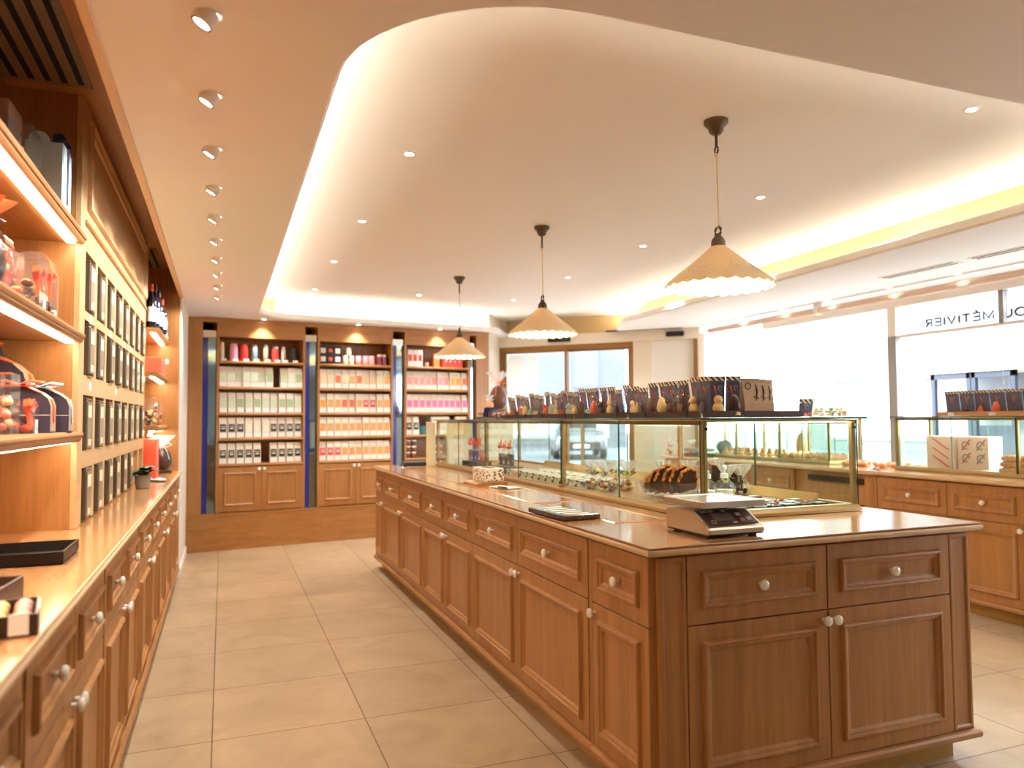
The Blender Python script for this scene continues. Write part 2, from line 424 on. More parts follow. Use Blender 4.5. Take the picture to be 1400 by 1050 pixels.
# ------------------------------------------------------------------ the room
ZC, ZL, ZT = 2.27, 2.33, 2.5          # low ceiling, cove rim, raised tray ceiling
BP = Vector((-.323, 7.817, 0)); BD = Vector((1.825, .257, 0)).normalized(); BA = math.atan2(.257, 1.825)
DP = Vector((3.171, 8.773, 0)); DD = Vector((.7146, -.6995, 0)); DA = math.atan2(-.6995, .7146)   # entrance wall
DN = Vector((.6995, .7146, 0))        # outward normal of the entrance wall
def bpnt(s, d=0): p = BP + BD * s + Vector((-BD.y, BD.x, 0)) * d; return (p.x, p.y)
def dpnt(s, d=0): p = DP + DD * s + DN * d; return (p.x, p.y)
WX = 5.2
room = [(-.95, -1.6), (WX, -1.6), (WX, 6.85), dpnt(2.44, .3), dpnt(-.05, .3), bpnt(3.3, .5), bpnt(-.6, .5), (-.95, 7.8)]
MB().poly([(-.95, -1.6), (WX + .05, -1.6), (WX + .05, 6.85), dpnt(2.5, .2), dpnt(0, .2), bpnt(3.3, .1), bpnt(0, .1), (-.95, 7.85)], 'z', -.12, 0).build('floor', 'tiles')['kind'] = 'structure'

# raised tray opening
O1 = rounded([(.30, 1.635), (3.70, 1.635), (3.86, 4.4), (3.96, 6.95), (4.45, 8.05), dpnt(.6, .55), dpnt(.02, .50), (2.985, 8.215), (.30, 7.74)],
             [.56, .55, 0, .5, 0, 0, 0, .14, .5], 12)
def dense(poly, st=.12):
    out = []
    for i in range(len(poly)):
        a = Vector(poly[i]); b = Vector(poly[(i + 1) % len(poly)]); n = max(1, int((b - a).length / st))
        out += [tuple(a.lerp(b, k / n)) for k in range(n)]
    return out
outer = [(-.32, -1.6), (WX + .1, -1.6), (WX + .1, 6.9), dpnt(2.5, .30), dpnt(-.12, .72), bpnt(3.28, .06), bpnt(-.02, .06), (-.32, 6.6)]
def ring_ceiling():
    mb = MB()
    i = min(range(len(O1)), key=lambda q: (Vector(O1[q]) - Vector((.5, 1.7))).length)
    j = min(range(len(O1)), key=lambda q: (Vector(O1[q]) - Vector((4.45, 8.05))).length)
    for pl in (outer[0:4] + [O1[q] for q in range(j, i - 1, -1)], outer[3:] + outer[:1] + [O1[q % len(O1)] for q in range(i + len(O1), j - 1, -1)]):
        mb.add([(p[0], p[1], ZC) for p in pl], [tuple(range(len(pl)))])
    # rounded rim, then the cove floor and its outer wall up to the tray
    rings = []
    for off, z in ((0.0, ZC), (-.012, ZC + .012), (-.012, ZL - .008), (-.004, ZL), (.015, ZL), (.02, ZL - .03), (.24, ZL - .03), (.24, ZT)):
        rings.append([(p[0], p[1], z) for p in offset(O1, off)])
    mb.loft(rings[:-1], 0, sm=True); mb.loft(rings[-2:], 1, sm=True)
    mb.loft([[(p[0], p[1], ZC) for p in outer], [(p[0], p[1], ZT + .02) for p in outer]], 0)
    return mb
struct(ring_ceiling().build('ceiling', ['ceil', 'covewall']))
struct(MB().poly([(-1, -1.7), (WX + .2, -1.7), (WX + .2, 7.1), dpnt(2.6, .7), dpnt(-.3, .7), bpnt(3.3, .6), bpnt(-.8, .6)], 'z', ZT, ZT + .1).build('ceiling_tray', 'tray'))
# cove light strips
cv = offset(O1, .1)
for nm, i0, i1, lab in (('led_strip', 0, 1, ''),):
    n = len(cv)
    mb = MB()
    dd = [p for p in cv]
    rings = []
    mb2 = MB()
    inner = offset(O1, .095); outr = offset(O1, .115)
    mb2.loft([[(p[0], p[1], ZL - .026) for p in inner], [(p[0], p[1], ZL - .024) for p in inner], [(p[0], p[1], ZL - .024) for p in outr], [(p[0], p[1], ZL - .026) for p in outr]])
    tag(mb2.build('cove_light_strip', 'ledc'), 'warm glowing light strip hidden in the cove around the raised ceiling', 'light')

# walls
struct(bx('wall_left', 'oak', -1.0, -1.6, 0, -.94, 6.64, ZT))
mbw = MB().box(-.95, 6.648, 0, -.323, 7.86, ZC); struct(mbw.build('wall_left_return', 'whitewall'))
struct(bx('baseboard_left', 'white', -.323, 6.648, 0, -.311, 7.80, .075, c=.004))
struct(bx('wall_front', 'wallp', -1.0, -1.7, 0, WX + .1, -1.6, ZT))
def wall_s(name, m, s0, s1, d0, d1, z0, z1):
    return MB().poly([bpnt(s0, d0), bpnt(s1, d0), bpnt(s1, d1), bpnt(s0, d1)], 'z', z0, z1).build(name, m)
def wall_d(name, m, s0, s1, d0, d1, z0, z1, parent=None):
    return MB().poly([dpnt(s0, d0), dpnt(s1, d0), dpnt(s1, d1), dpnt(s0, d1)], 'z', z0, z1).build(name, m, parent)
struct(wall_s('wall_back', 'oak', -.05, 3.3, .46, .55, 0, ZT))
# corner piece between shelving and entrance
struct(MB().poly([bpnt(3.255, -.0), bpnt(3.255, .5), dpnt(-.25, .3), dpnt(.035, .28), dpnt(.035, .03)], 'z', 0, ZT).build('wall_corner', 'wallp'))
# entrance wall: header box, upper wall, solid part on the right
struct(wall_d('wall_entrance_header', 'wallp', -.0, 2.5, 0, .28, 2.145, ZC))
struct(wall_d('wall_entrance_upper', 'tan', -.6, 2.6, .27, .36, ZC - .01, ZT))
struct(wall_d('wall_entrance', 'wallp', 1.735, 1.95, .03, .26, 0, 2.15))
struct(wall_d('wall_entrance_panel', 'whitewall', 1.95, 2.43, .045, .26, 0, 2.15))
struct(wall_d('trim_1', 'brassm', 2.43, 2.475, .0, .2, 0, 2.15))
struct(wall_d('trim_2', 'white', 2.475, 2.55, .02, .24, 0, 2.2))
# black gap of the ceiling vent along the header
v = wall_d('slot_vent', 'slot', 1.43, 2.32, -.05, -.025, ZC - .004, ZC + .01)
tag(v, 'narrow black air slot in the ceiling above the entrance panel', 'vent')

# sliding entrance door
def frame_d(name, m, s0, s1, z0, z1, t, d0, d1, parent, cap=True):
    mb = MB()
    for a in ((s0, s0 + t, z0, z1), (s1 - t, s1, z0, z1), (s0 + t, s1 - t, z1 - t, z1), (s0 + t, s1 - t, z0, z0 + t)):
        mb.poly([dpnt(a[0], d0), dpnt(a[1], d0), dpnt(a[1], d1), dpnt(a[0], d1)], 'z', a[2], a[3])
    return mb.build(name, m, parent)
dr = bpy.data.objects.new('door_1', None); COL.objects.link(dr); struct(dr, 'sliding glass entrance door in a bronze frame')
frame_d('door_frame', 'brassm', .035, 1.735, 0, 2.145, .05, .03, .14, dr)
frame_d('door_leaf', 'brassm', .085, .915, .03, 2.095, .03, .05, .085, dr)
frame_d('door_leaf', 'brassm', .885, 1.685, .03, 2.095, .03, .095, .13, dr)
wall_d('door_glass', 'winglass', .115, .885, .064, .07, .06, 2.065, dr)
wall_d('door_glass', 'winglass', .915, 1.655, .108, .114, .06, 2.065, dr)
def sheet_mat():
    m, nt, bs = newmat('thin_white_sheet'); bs.inputs['Base Color'].default_value = lin((244, 242, 238))
    tr = nt.nodes.new('ShaderNodeBsdfTranslucent'); tr.inputs['Color'].default_value = lin((240, 236, 228))
    mx = nt.nodes.new('ShaderNodeMixShader'); mx.inputs[0].default_value = .6
    nt.links.new(bs.outputs[0], mx.inputs[1]); nt.links.new(tr.outputs[0], mx.inputs[2]); nt.links.new(mx.outputs[0], nt.nodes['Material Output'].inputs['Surface'])
    return m
M['sheet'] = sheet_mat()
# notices on the glass leaf
for s0, s1, nm in ((.14, .36, 'first'), (.385, .52, 'second')):
    o = wall_d('paper_sheet', 'sheet', s0, s1, .056, .058, 1.1, 2.04)
    tag(o, 'tall white sheet hung on the entrance glass, %s from the door frame on the left' % nm, 'poster')

# door sensors
for s0, s1, lab in ((.70, .985, 'black motion sensor above the sliding glass door'), (2.13, 2.335, 'black motion sensor over the white panel right of the door')):
    t = thing('motion_sensor', lab, 'sensor', (*dpnt(s0), 2.205), DA, 'motion sensors on the header')
    MB().box(0, -.035, -.027, s1 - s0, 0, .027, 0, .008).build('sensor_body', 'black', t)
    MB().box(.03, -.038, -.02, s1 - s0 - .03, -.034, -.008).build('sensor_lens', 'blackg', t)

# window wall on the right
def win(n, y0, y1, z0, z1, x=WX):
    o = bpy.data.objects.new('window_%d' % n, None); COL.objects.link(o); struct(o)
    return o
for n, (y0, y1) in enumerate(((4.70, 6.80), (3.74, 4.62), (1.2, 3.70), (.38, 1.15)), 1):
    o = win(n, y0, y1, 0, 2.2)
    bx('window_glass', 'winglass', WX + .02, y0, .0, WX + .028, y1, 2.24, o)
struct(bx('trim_3', 'grey', WX - .015, 4.62, 0, WX + .055, 4.70, 1.92))
struct(bx('trim_4', 'white', WX - .01, 4.62, 1.92, WX + .05, 4.70, 2.27))
struct(bx('trim_5', 'grey', WX - .01, 3.70, 1.92, WX + .05, 3.735, 2.27))
struct(bx('trim_6', 'white', WX - .005, -1.5, 1.905, WX + .045, 4.62, 1.925))
struct(bx('trim_7', 'white', WX - .02, -1.6, 2.16, WX + .10, 6.25, 2.275))
struct(bx('wall_right', 'whitewall', WX - .01, -1.6, 0, WX + .09, 7.0, .5)); struct(bx('wall_right_light_block', 'wallp', WX - .01, -1.6, .5, WX + .09, .35, 2.4))  # unseen stretch beside the camera, walled up to cut daylight on the island front
struct(bx('trim_8', 'white', WX - .02, 1.15, 0, WX + .06, 1.2, 2.27))
# blind roller along the window
t = thing('blind_roller', 'long pale roller blind tube under the ceiling along the window', 'blind', (4.94, 0, 2.2))
MB().tube([(0, -1.4, 0), (0, 3.28, 0)], .028, 16).build('tube', mat('rosy_blind_fabric', (214, 188, 172), .7), t)
MB().tube([(0, 3.34, 0), (0, 5.2, 0)], .028, 16).build('tube', 'white' if False else mat('rosy_blind_fabric_far', (214, 188, 172), .7), t)
MB().tube([(0, 5.24, 0), (0, 6.82, 0)], .028, 16).build('tube', mat('rosy_blind_fabric_end', (214, 188, 172), .7), t)
for y in (3.31, 5.22, -1.4):
    MB().box(-.03, y - .025, -.035, .03, y + .025, .072, 0, .006).build('bracket', 'white', t)
# lettering on the glass, reading from the street
ARC = lambda cx, cz, rx, rz, a0, a1, n=10: [(cx + rx * math.cos(R(a0 + (a1 - a0) * q / n)), cz + rz * math.sin(R(a0 + (a1 - a0) * q / n))) for q in range(n + 1)]
GL = {'M': (.075, [[(0, 0), (0, 1), (.5, .12), (1, 1), (1, 0)]]), 'E': (.05, [[(1, 1), (0, 1), (0, 0), (1, 0)], [(0, .52), (.9, .52)]]), 'T': (.056, [[(0, 1), (1, 1)], [(.5, 1), (.5, 0)]]),
      'I': (.002, [[(0, 0), (0, 1)]]), 'V': (.062, [[(0, 1), (.5, 0), (1, 1)]]), 'R': (.05, [[(0, 0), (0, 1), (.55, 1)] + ARC(.55, .75, .42, .25, 90, -90) + [(0, .5)], [(.5, .5), (1, 0)]]),
      'O': (.078, [ARC(.5, .5, .5, .5, 0, 360, 24)]), 'U': (.064, [[(0, 1), (0, .4)] + ARC(.5, .4, .5, .4, 180, 360, 12) + [(1, 1)]])}
GL['\u00c9'] = (GL['E'][0], GL['E'][1] + [[(.35, 1.16), (.65, 1.32)]])
def lettering(body, y0, z, h, gap, label):
    """grey stroke letters on the outer face of the glass; the word runs along +y, read from the street"""
    mb = MB(); u = y0
    for chr_ in body:
        w_, st = GL[chr_]
        for line in st: mb.tube([(WX + .033, u + p[0] * w_, z + p[1] * h) for p in line], .0068, 6)
        u += w_ + gap
    o = mb.build('window_lettering', 'lettering')
    return tag(o, label, 'lettering')
lettering('M\u00c9TIVIER', 3.805, 1.968, .056, .0305, 'longer mirrored grey lettering on the window glass, left of the thin bar')
lettering('OU', 3.565, 1.962, .056, .026, 'short mirrored grey lettering on the window glass, right of the thin bar')

# soffit over the left cabinets, with two slotted air vents
struct(bx('ceiling_soffit', 'oak_y', -1.0, -1.6, 2.49, -.33, 6.66, 2.6))
struct(bx('trim_9', 'nose', -.345, -1.6, 2.262, -.312, 6.648, 2.285, c=.004))
struct(bx('trim_10', 'oak_y', -.345, -1.6, 2.285, -.325, 6.648, 2.5))
def vent(y0, y1, label):
    t = thing('air_vent', label, 'vent', (0, 0, 2.49), 0, 'slotted air vents over the left cabinets')
    bx('vent_plate', 'ventp', -.86, y0 - .04, -.006, -.462, y1 + .03, 0.0, t)
    k = 0
    x = -.505
    while x > -.84:
        bx('vent_slot', 'slot', x, y0, -.0075, x + .020, y1, -.0055, t); x -= .052
vent(1.3, 3.06, 'slotted olive air vent in the soffit above the nearest shelves')
vent(5.88, 6.56, 'slotted olive air vent in the soffit above the bottle shelf')
# linear ceiling vents by the window
def slotvent(y0, y1, lab):
    t = thing('linear_vent', lab, 'vent', (4.5, 0, ZC), 0, 'linear vents in the window-side ceiling')
    bx('vent_plate', 'white', -.05, y0, -.004, .05, y1, .004, t)
    for x in (-.032, .012): bx('vent_slot', 'slot', x, y0 + .02, -.0055, x + .014, y1 - .02, -.0035, t)
slotvent(3.5, 4.1, 'slim twin-slot air vent in the window-side ceiling, farther one')
slotvent(2.4, 3.4, 'slim twin-slot air vent in the window-side ceiling, nearer one')

# ------------------------------------------------------------------ light fittings
def spot(name, loc, energy, size, blend=.6, col=(1, .86, .68), rot=(0, 0, 0), rad=.03):
    l = bpy.data.lights.new(name, 'SPOT'); l.energy = energy; l.spot_size = R(size); l.spot_blend = blend; l.color = col; l.shadow_soft_size = rad
    o = bpy.data.objects.new(name, l); COL.objects.link(o); o.location = loc; o.rotation_euler = rot
    return o
WARM = (1, .99, .96)
# adjustable spotlights along the left ceiling
def eyeball():
    t = thing('ceiling_spotlight', '', 'spotlight', (0, 0, 0), 0, 'adjustable spotlights along the left ceiling')
    MB().lathe([(.034, -.002), (.034, .004), (.028, .004)], 24).build('trim_ring', 'white', t)
    h = MB().lathe([(.026, .012), (.028, 0), (.029, -.022), (.026, -.026), (.022, -.026), (.02, -.012)], 24, cap=False).build('spot_head', 'white', t, loc=(-.004, 0, -.004), rot=(0, R(28), 0))
    MB().lathe([(.0215, -.0225), (.0215, -.021)], 24).build('lens', 'lamp', h)
    MB().lathe([(.0265, -.0262), (.0215, -.0264), (.0215, -.02), (.0262, -.02)], 24, cap=False).build('rim', 'black', h)
    return t
ys = [1.973, 2.468, 2.957, 3.455, 3.953, 4.451, 4.963, 5.465, 5.985, 6.465]
e0 = eyeball()
for i, y in enumerate(ys):
    o = e0 if i == 0 else dup(e0)
    o.location = (-.045, y, ZC); o['label'] = 'white swivel spotlight in the left ceiling row, %s from the near end' % ORD[i]
    spot('spot_lamp', (-.052, y, ZC - .036), 17, 100, .6, WARM, (0, R(38), 0), .02)
# flush downlights in the tray and by the window
def down(lab, loc, grp, en, proto=[None]):
    if proto[0] is None:
        t = thing('downlight', lab, 'downlight', loc, 0, grp); proto[0] = t
        MB().lathe([(.032, .002), (.032, -.003), (.023, -.004), (.022, .004)], 20, cap=False).build('trim_ring', 'white', t)
        MB().lathe([(.0225, -.001), (.0225, .003)], 20).build('lamp', 'lamp', t)
    else:
        t = dup(proto[0], loc, 0, lab, grp)
    if en: spot('downlight_beam', (loc[0], loc[1], loc[2] - .008), en, 100, .7, WARM)
    return t
CN = ['left', 'middle', 'right', 'far right']
for cx, col in ((.80, 0), (1.81, 1), (2.82, 2), (3.83, 3)):
    for k, y in enumerate((2.11, 3.39, 4.66, 5.93, 7.26)):
        if cx == 1.81 and k < 4: continue
        if cx == .80 and k == 0: continue
        if cx == 3.83 and k == 0: continue
        lab = {0: 'small round downlight in the left tray row', 1: 'small round downlight in front of the shelving centre', 2: 'small downlight in the middle tray row right of the pendants', 3: 'small round downlight in the tray row beside the right cove'}[col] + ', %s from the near end' % ORD[k - (1 if col in (0, 3) else 0)]
        if col == 1: lab = 'lone small round downlight in the tray behind the farthest pendant lamp'
        down(lab, (cx, y, ZT), 'downlights in the raised ceiling', 24)
for k, y in enumerate((2.6, 3.2, 3.79, 4.38, 5.02, 5.6, 6.2)):
    down('tiny downlight in the ceiling strip beside the window blind, %s from the near end' % ORD[k], (4.86, y, ZC), 'downlights by the window', 4)
for k, s in enumerate((.69, 1.66, 2.6)):
    x, y = bpnt(s, -.075)
    down('small downlight over the tea shelving, %s from the left' % ORD[k], (x, y, ZC), 'downlights over the back shelving', 16)

# pendant lamps
def pendant():
    t = thing('pendant_lamp', '', 'lamp', (0, 0, 0), 0, 'pendant lamps over the island')
    MB().lathe([(.05, 0), (.05, -.012), (.045, -.02), (.034, -.03), (.028, -.05), (.018, -.06), (.008, -.062)], 28).build('canopy', 'bronze', t)
    hk = MB().tube([(0, 0, -.06), (0, 0, -.112)], .006, 10)
    hk.tube([(0, .012 * math.sin(a), -.125 + .014 * math.cos(a)) for a in [i * 2 * PI / 12 for i in range(13)]], .004, 8)
    hk.build('hook', 'bronze', t)
    cd = MB().tube([(0, 0, -.135), (.002, 0, -.30), (.004, 0, -.455)], .0032, 8); cd.ell(0, 0, -.145, .008, .008, .012); cd.ell(.004, 0, -.45, .008, .008, .012)
    cd.build('cord', 'cord', t)
    rg = MB().tube([(0, .019 * math.sin(a), -.468 + .018 * math.cos(a)) for a in [R(20) + i * R(320) / 14 for i in range(15)]], .005, 8)
    rg.build('loop', 'bronze', t)
    MB().lathe([(.008, -.478), (.013, -.483), (.016, -.492), (.024, -.50), (.029, -.512), (.03, -.535), (.026, -.538)], 24).build('lamp_holder', 'bronze', t)
    n = 120
    def wv(k0): return lambda a, k: (.022 * abs(math.sin(a * 13)) if k == k0 else 0)
    pr = [(.03, -.532), (.07, -.566), (.125, -.613), (.175, -.653), (.212, -.681), (.222, -.694)]
    sh = MB().lathe(pr, n, cap=False, wave=wv(5))
    rings = [(r - .005, z - .003) for r, z in reversed(pr)]
    sh.lathe(rings, n, cap=False, wave=wv(0))
    sh.v = [(x, y, z - (.011 * abs(math.sin(math.atan2(y, x) * 13)) if z < -.69 else 0)) for x, y, z in sh.v]
    s = sh.build('lamp_shade', 'shade', t)
    pc = MB()
    for k in range(10):          # pierced star motif band
        a = 2 * PI * k / 10
        for da, dz in ((0, 0), (.07, .011), (-.07, .011), (0, .024), (.14, 0), (-.14, 0)):
            zc = -.645 + dz; rr = .0300 + (.222 - .03) * (-.532 - zc) / (.694 - .532) + .0015
            pc.ell(rr * math.cos(a + da), rr * math.sin(a + da), zc, .0035, .0035, .0035, 6, 0, 4)
    pc.build('pierced_pattern', 'paper', s)
    MB().ell(0, 0, -.60, .03, .03, .04).build('bulb', 'bulb', t)
    return t
p0 = pendant()
for i, (y, lab) in enumerate(((2.57, 'cream scalloped pendant lamp hanging nearest the camera'), (4.41, 'cream scalloped pendant lamp in the middle of the hanging row'), (6.23, 'cream scalloped pendant lamp farthest away, in front of the shelving'))):
    o = p0 if i == 0 else dup(p0)
    o.location = (1.915, y, ZT); o['label'] = lab
    l = bpy.data.lights.new('pendant_glow', 'POINT'); l.energy = 7; l.color = (1, .78, .5); l.shadow_soft_size = .035
    lo = bpy.data.objects.new('pendant_glow', l); COL.objects.link(lo); lo.location = (1.915, y, ZT - .668)
# ------------------------------------------------------------------ cabinets
ZB, ZD, ZTOP = .108, .604, .822      # body bottom, drawer line, body top
MOULD = [(0, .02), (0, .0015), (.0015, 0), (.050, 0), (.051, -.004), (.054, -.0115), (.059, -.014), (.064, -.0125), (.067, -.0075), (.074, -.006), (.079, -.003), (.082, .001), (.084, .002)]
def front_panel(x0, x1, z0, z1, prof=MOULD):
    return MB().rects(x0, x1, z0, z1, prof, lambda u, v, h: (u, h, v), cap=True, back=True)
KN = MB().lathe([(.007, 0), (.007, .011), (.011, .014), (.0165, .018), (.0178, .023), (.0155, .028), (.009, .031), (.002, .0316)], 18, axis='-y').build('knob', 'knob')
KMESH = KN.data; bpy.data.objects.remove(KN)
def knob(parent, x, z, y=0):
    o = bpy.data.objects.new('knob', KMESH); COL.objects.link(o); o.parent = parent; o.location = (x, y, z); return o

def base_unit(t, W, D, cols, drawer_rows=True, doors=None, plinth=True, left_p=0, right_p=0, knobs_in=True, zb=ZB, kick='kick', inset=.05):
    """cols: list of (x0, x1, knob side) ; front at y=0, back at y=D"""
    bx('carcass', 'oak', 0, .0205, zb - .005, W, D, .8335, t)
    for (x0, x1, ks) in cols:
        d = front_panel(x0 + .002, x1 - .002, ZD + .002, ZTOP).build('drawer', 'oak', t)
        knob(d, (x0 + x1) / 2, .714, .001)
        d = front_panel(x0 + .002, x1 - .002, zb, ZD - .002).build('door', 'oak', t)
        knob(d, x0 + .022 if ks == 'l' else x1 - .022, .571, 0)
    for s, x0, x1 in (('l', 0, left_p), ('r', W - right_p, W)):
        if x1 - x0 > .01:
            front_panel(x0 + .001, x1 - .001, zb, ZTOP, [(0, .02), (0, 0), (.012, 0), (.016, .005), (.02, .006)]).build('pilaster', 'oak', t)
    if plinth:
        mo = MB().poly([(-.016, .079), (-.019, .085), (-.019, .097), (-.014, .105), (-.002, .107), (.03, .107), (.03, .079)], 'x', 0, W)
        mo.build('base_moulding', 'oak_x', t)
        bx('kick_board', kick, 0, inset, 0, W, D, zb - .004, t)
    return t

# --- island: left side units face the camera's left (front x = 1.235)
XI, YF = 1.235, 2.02
def island_unit(y1, y0, n, label, cols=None, D=1.365):
    W = y1 - y0
    t = thing('island_cabinet', label, 'cabinet', (XI, y1, 0), -PI / 2, 'cabinets of the central island')
    if cols is None:
        h = W / 2; cols = [(0, h, 'r'), (h, W, 'l')]
    return base_unit(t, W, D, cols)
island_unit(6.48, 6.125, 1, 'narrow oak cabinet with one door at the far end of the island', [(0, .355, 'r')])
island_unit(6.125, 4.83, 2, 'oak double-door cabinet in the island side, next to the narrow far one')
island_unit(4.83, 3.79, 2, 'oak double-door cabinet in the middle of the island side, under the tissue box')
t = island_unit(3.79, 2.425, 2, 'widest oak double-door cabinet in the island side, under the flat dark box', [(0, .64, 'r'), (.64, 1.335, 'l')])
front_panel(1.337, 1.363, ZB, ZTOP, [(0, .02), (0, .004), (.002, .002), (.008, .002), (.010, .004)]).build('pilaster', 'oak', t)
# near corner cabinet: two doors to the front, one to the side
t = thing('island_cabinet', 'oak corner cabinet at the near end of the island below the scale', 'cabinet', (1.265, YF, 0), 0, 'cabinets of the central island')
W = 2.598 - 1.265
bx('carcass', 'oak', -.0095, .0205, ZB - .005, W, .40, .8335, t)
for (x0, x1, ks) in ((.096, .659, 'r'), (.659, 1.233, 'l')):
    d = front_panel(x0 + .002, x1 - .002, ZD + .002, ZTOP).build('drawer', 'oak', t); knob(d, (x0 + x1) / 2, .714)
    d = front_panel(x0 + .002, x1 - .002, ZB, ZD - .002).build('door', 'oak', t); knob(d, x1 - .022 if ks == 'r' else x0 + .022, .571)
for x0, x1 in ((-.003, .095), (1.234, W)):
    front_panel(x0, x1, ZB, ZTOP, [(0, .02), (0, .002), (.004, 0), (.012, 0), (.018, .005), (.022, .006)]).build('pilaster', 'oak', t)
side = lambda u, v, h: (-.0295 + h, u, v)
def side_panel(y0, y1, z0, z1, prof): return MB().rects(y0, y1, z0, z1, prof, side)
d = side_panel(.024, .402, ZD + .002, ZTOP, MOULD).build('drawer', 'oak', t); k = knob(d, 0, .714); k.location = (-.0295, .21, .714); k.rotation_euler = (0, 0, -PI / 2)
d = side_panel(.024, .402, ZB, ZD - .002, MOULD).build('door', 'oak', t); k = knob(d, 0, .571); k.location = (-.0295, .38, .571); k.rotation_euler = (0, 0, -PI / 2)
rings = []
for o_, z_ in ((-.03, .079), (.016, .079), (.019, .085), (.019, .097), (.014, .105), (.002, .107), (-.03, .107)):
    rings.append([(-.0295 - o_, -o_, z_), (W + o_, -o_, z_), (W + o_, .402, z_), (-.0295 - o_, .402, z_)])
MB().loft(rings).build('base_moulding', 'oak_x', t)
bx('kick_board', 'kick', .03, .042, 0, W - .06, .40, ZB - .004, t)

# island worktop with bullnose edge and inset lift-out panels
def worktop(name, label, x0, x1, y0, y1, z0=.836, z1=.862, m='top_y', edge='edge'):
    t = thing(name, label, 'worktop', (x0, y0, 0))
    X, Y = x1 - x0, y1 - y0
    MB().rects(0, X, 0, Y, [(.012, z0), (.012, z0 + .001), (.007, z1 - .0005), (.008, z1)], lambda u, v, h: (u, v, h)).build('board', m, t)
    MB().loft([[(i, i, h), (X - i, i, h), (X - i, Y - i, h), (i, Y - i, h)] for i, h in ((.012, z1 - .0075), (.0035, z1 - .0075), (.003, z1 - .002), (.0055, z1 - .0004), (.009, z1 - .0003))]).build('edge_band', edge, t)
    prof = []
    rings = []
    for i, h in [(.014, z0 - .002), (.005, z0 - .002), (.001, z0 + .002), (-.002, z0 + .008), (-.002, z0 + .013), (.001, z0 + .0175), (.012, z0 + .018)]:
        rings.append([(i, i, h), (X - i, i, h), (X - i, Y - i, h), (i, Y - i, h)])
    MB().loft(rings).build('edge_moulding', 'nose', t)
    return t, X, Y
IT, IX, IY = worktop('island_worktop', 'oak worktop of the central island with a pale moulded edge', 1.203, 2.632, 1.985, 6.50)
def inset(x0, x1, y0, y1):
    MB().rects(x0 - 1.203, x1 - 1.203, y0 - 1.985, y1 - 1.985, [(-.012, .8618), (-.012, .8632), (-.006, .8655), (0, .8655), (.003, .864), (.006, .8632)], lambda u, v, h: (u, v, h)).build('inset_panel', 'top_y', IT)
inset(1.365, 1.60, 3.255, 6.12); inset(1.385, 1.60, 2.52, 3.21)

# --- left counter, fronts at x = -.335 facing right
for k in range(-1, 5):
    y0 = 1.63 + .998 * k; W = .998
    lab = ['oak double-door cabinet of the left counter nearest the camera', 'second oak double-door cabinet of the left counter, below the black tray',
           'third oak double-door cabinet of the left counter, below the first tins', 'fourth oak double-door cabinet of the left counter, halfway along the tins',
           'fifth oak double-door cabinet of the left counter, below the potted plant', 'oak double-door cabinet at the far end of the left counter by the white wall'][k + 1]
    t = thing('base_cabinet', lab, 'cabinet', (-.335, y0, 0), PI / 2, 'base cabinets of the left counter')
    base_unit(t, W, .60, [(.012, .499, 'r'), (.499, .986, 'l')], inset=.04)
LT, LX, LY = worktop('counter_worktop', 'long oak worktop of the left counter with a pale moulded edge', -.94, -.308, .0, 6.644, edge='nose')

# --- left wall units above the counter (front x = -.505)
XU = -.505
def shelf_board(t, y0, y1, z, xb=-.935, xf=-.482, th=.034, led=True, lab=None):
    MB().box(xb, y0, z - th, xf - .022, y1, z).build('shelf', 'oak_y', t)
    n = MB().poly([(xf - .022, z), (xf - .010, z), (xf - .006, z - .004), (xf - .001, z - .007), (xf, z - .014), (xf - .003, z - .021), (xf - .008, z - .024), (xf - .008, z - .030), (xf - .013, z - th - .004), (xf - .022, z - th - .004)], 'y', y0, y1)
    n.build('shelf_edge', 'oak_y', t)
    if led:
        bx('led_strip', 'led', xf - .062, y0 + .02, z - th - .008, xf - .034, y1 - .03, z - th + .001, t)
t = thing('niche_shelving', 'open oak wall shelving with lit shelves nearest the camera', 'shelving', (0, 0, 0), 0, 'open shelf niches of the left wall')
bx('back_panel', 'oak', -.94, .9, .862, -.925, 3.17, 2.49, t)
bx('side_panel', 'oak', -.94, 3.17, .862, -.525, 3.19, 2.49, t)
bx('stile', 'pale', -.525, 3.17, .862, -.503, 3.252, 2.49, t, c=.002)
bx('side_panel', 'oak', -.94, .88, .862, -.503, .90, 2.49, t)
for z in (1.958, 1.588, 1.222): shelf_board(t, .905, 3.168, z)
NS = t
# lit from under the lowest shelf too
# --- tea tin rack
t = thing('tea_tin_rack', 'pale oak rack of dark tea tins in four rows with a panelled top', 'rack', (0, 0, 0))
Y0, Y1 = 3.252, 5.665
rows = [(.868, 1.078), (1.142, 1.362), (1.438, 1.655), (1.690, 1.922)]
bx('back_panel', 'oak', -.72, Y0, .862, -.71, Y1, 2.49, t)
zs = [.862] + [v for r in rows for v in r] + [2.02]
for i in range(0, len(zs), 2):
    if zs[i + 1] - zs[i] > .01: bx('rail', 'pale', -.71, Y0, zs[i], XU, Y1, zs[i + 1], t)
bx('top_ledge', 'oak_y', -.71, Y0, 2.02, XU + .012, Y1, 2.036, t, c=.004)
PI2 = (5.665 - 3.252 - .03) / 8
for (z0, z1) in rows:
    for k in range(9):
        yy = Y0 + .005 + k * PI2
        bx('divider', 'pale', -.71, yy - .02 if k else Y0, z0, XU - .001, yy + .038 if k < 8 else Y1, z1, t)
pp = lambda u, v, h: (XU - h, u, v)
MB().rects(Y0, Y1, 2.036, 2.49, [(0, .2), (0, 0), (.045, 0), (.047, -.006), (.052, -.016), (.060, -.019), (.068, -.015), (.074, -.009), (.083, -.007), (.090, .0), (.092, .003)], pp).build('panel', 'pale', t)
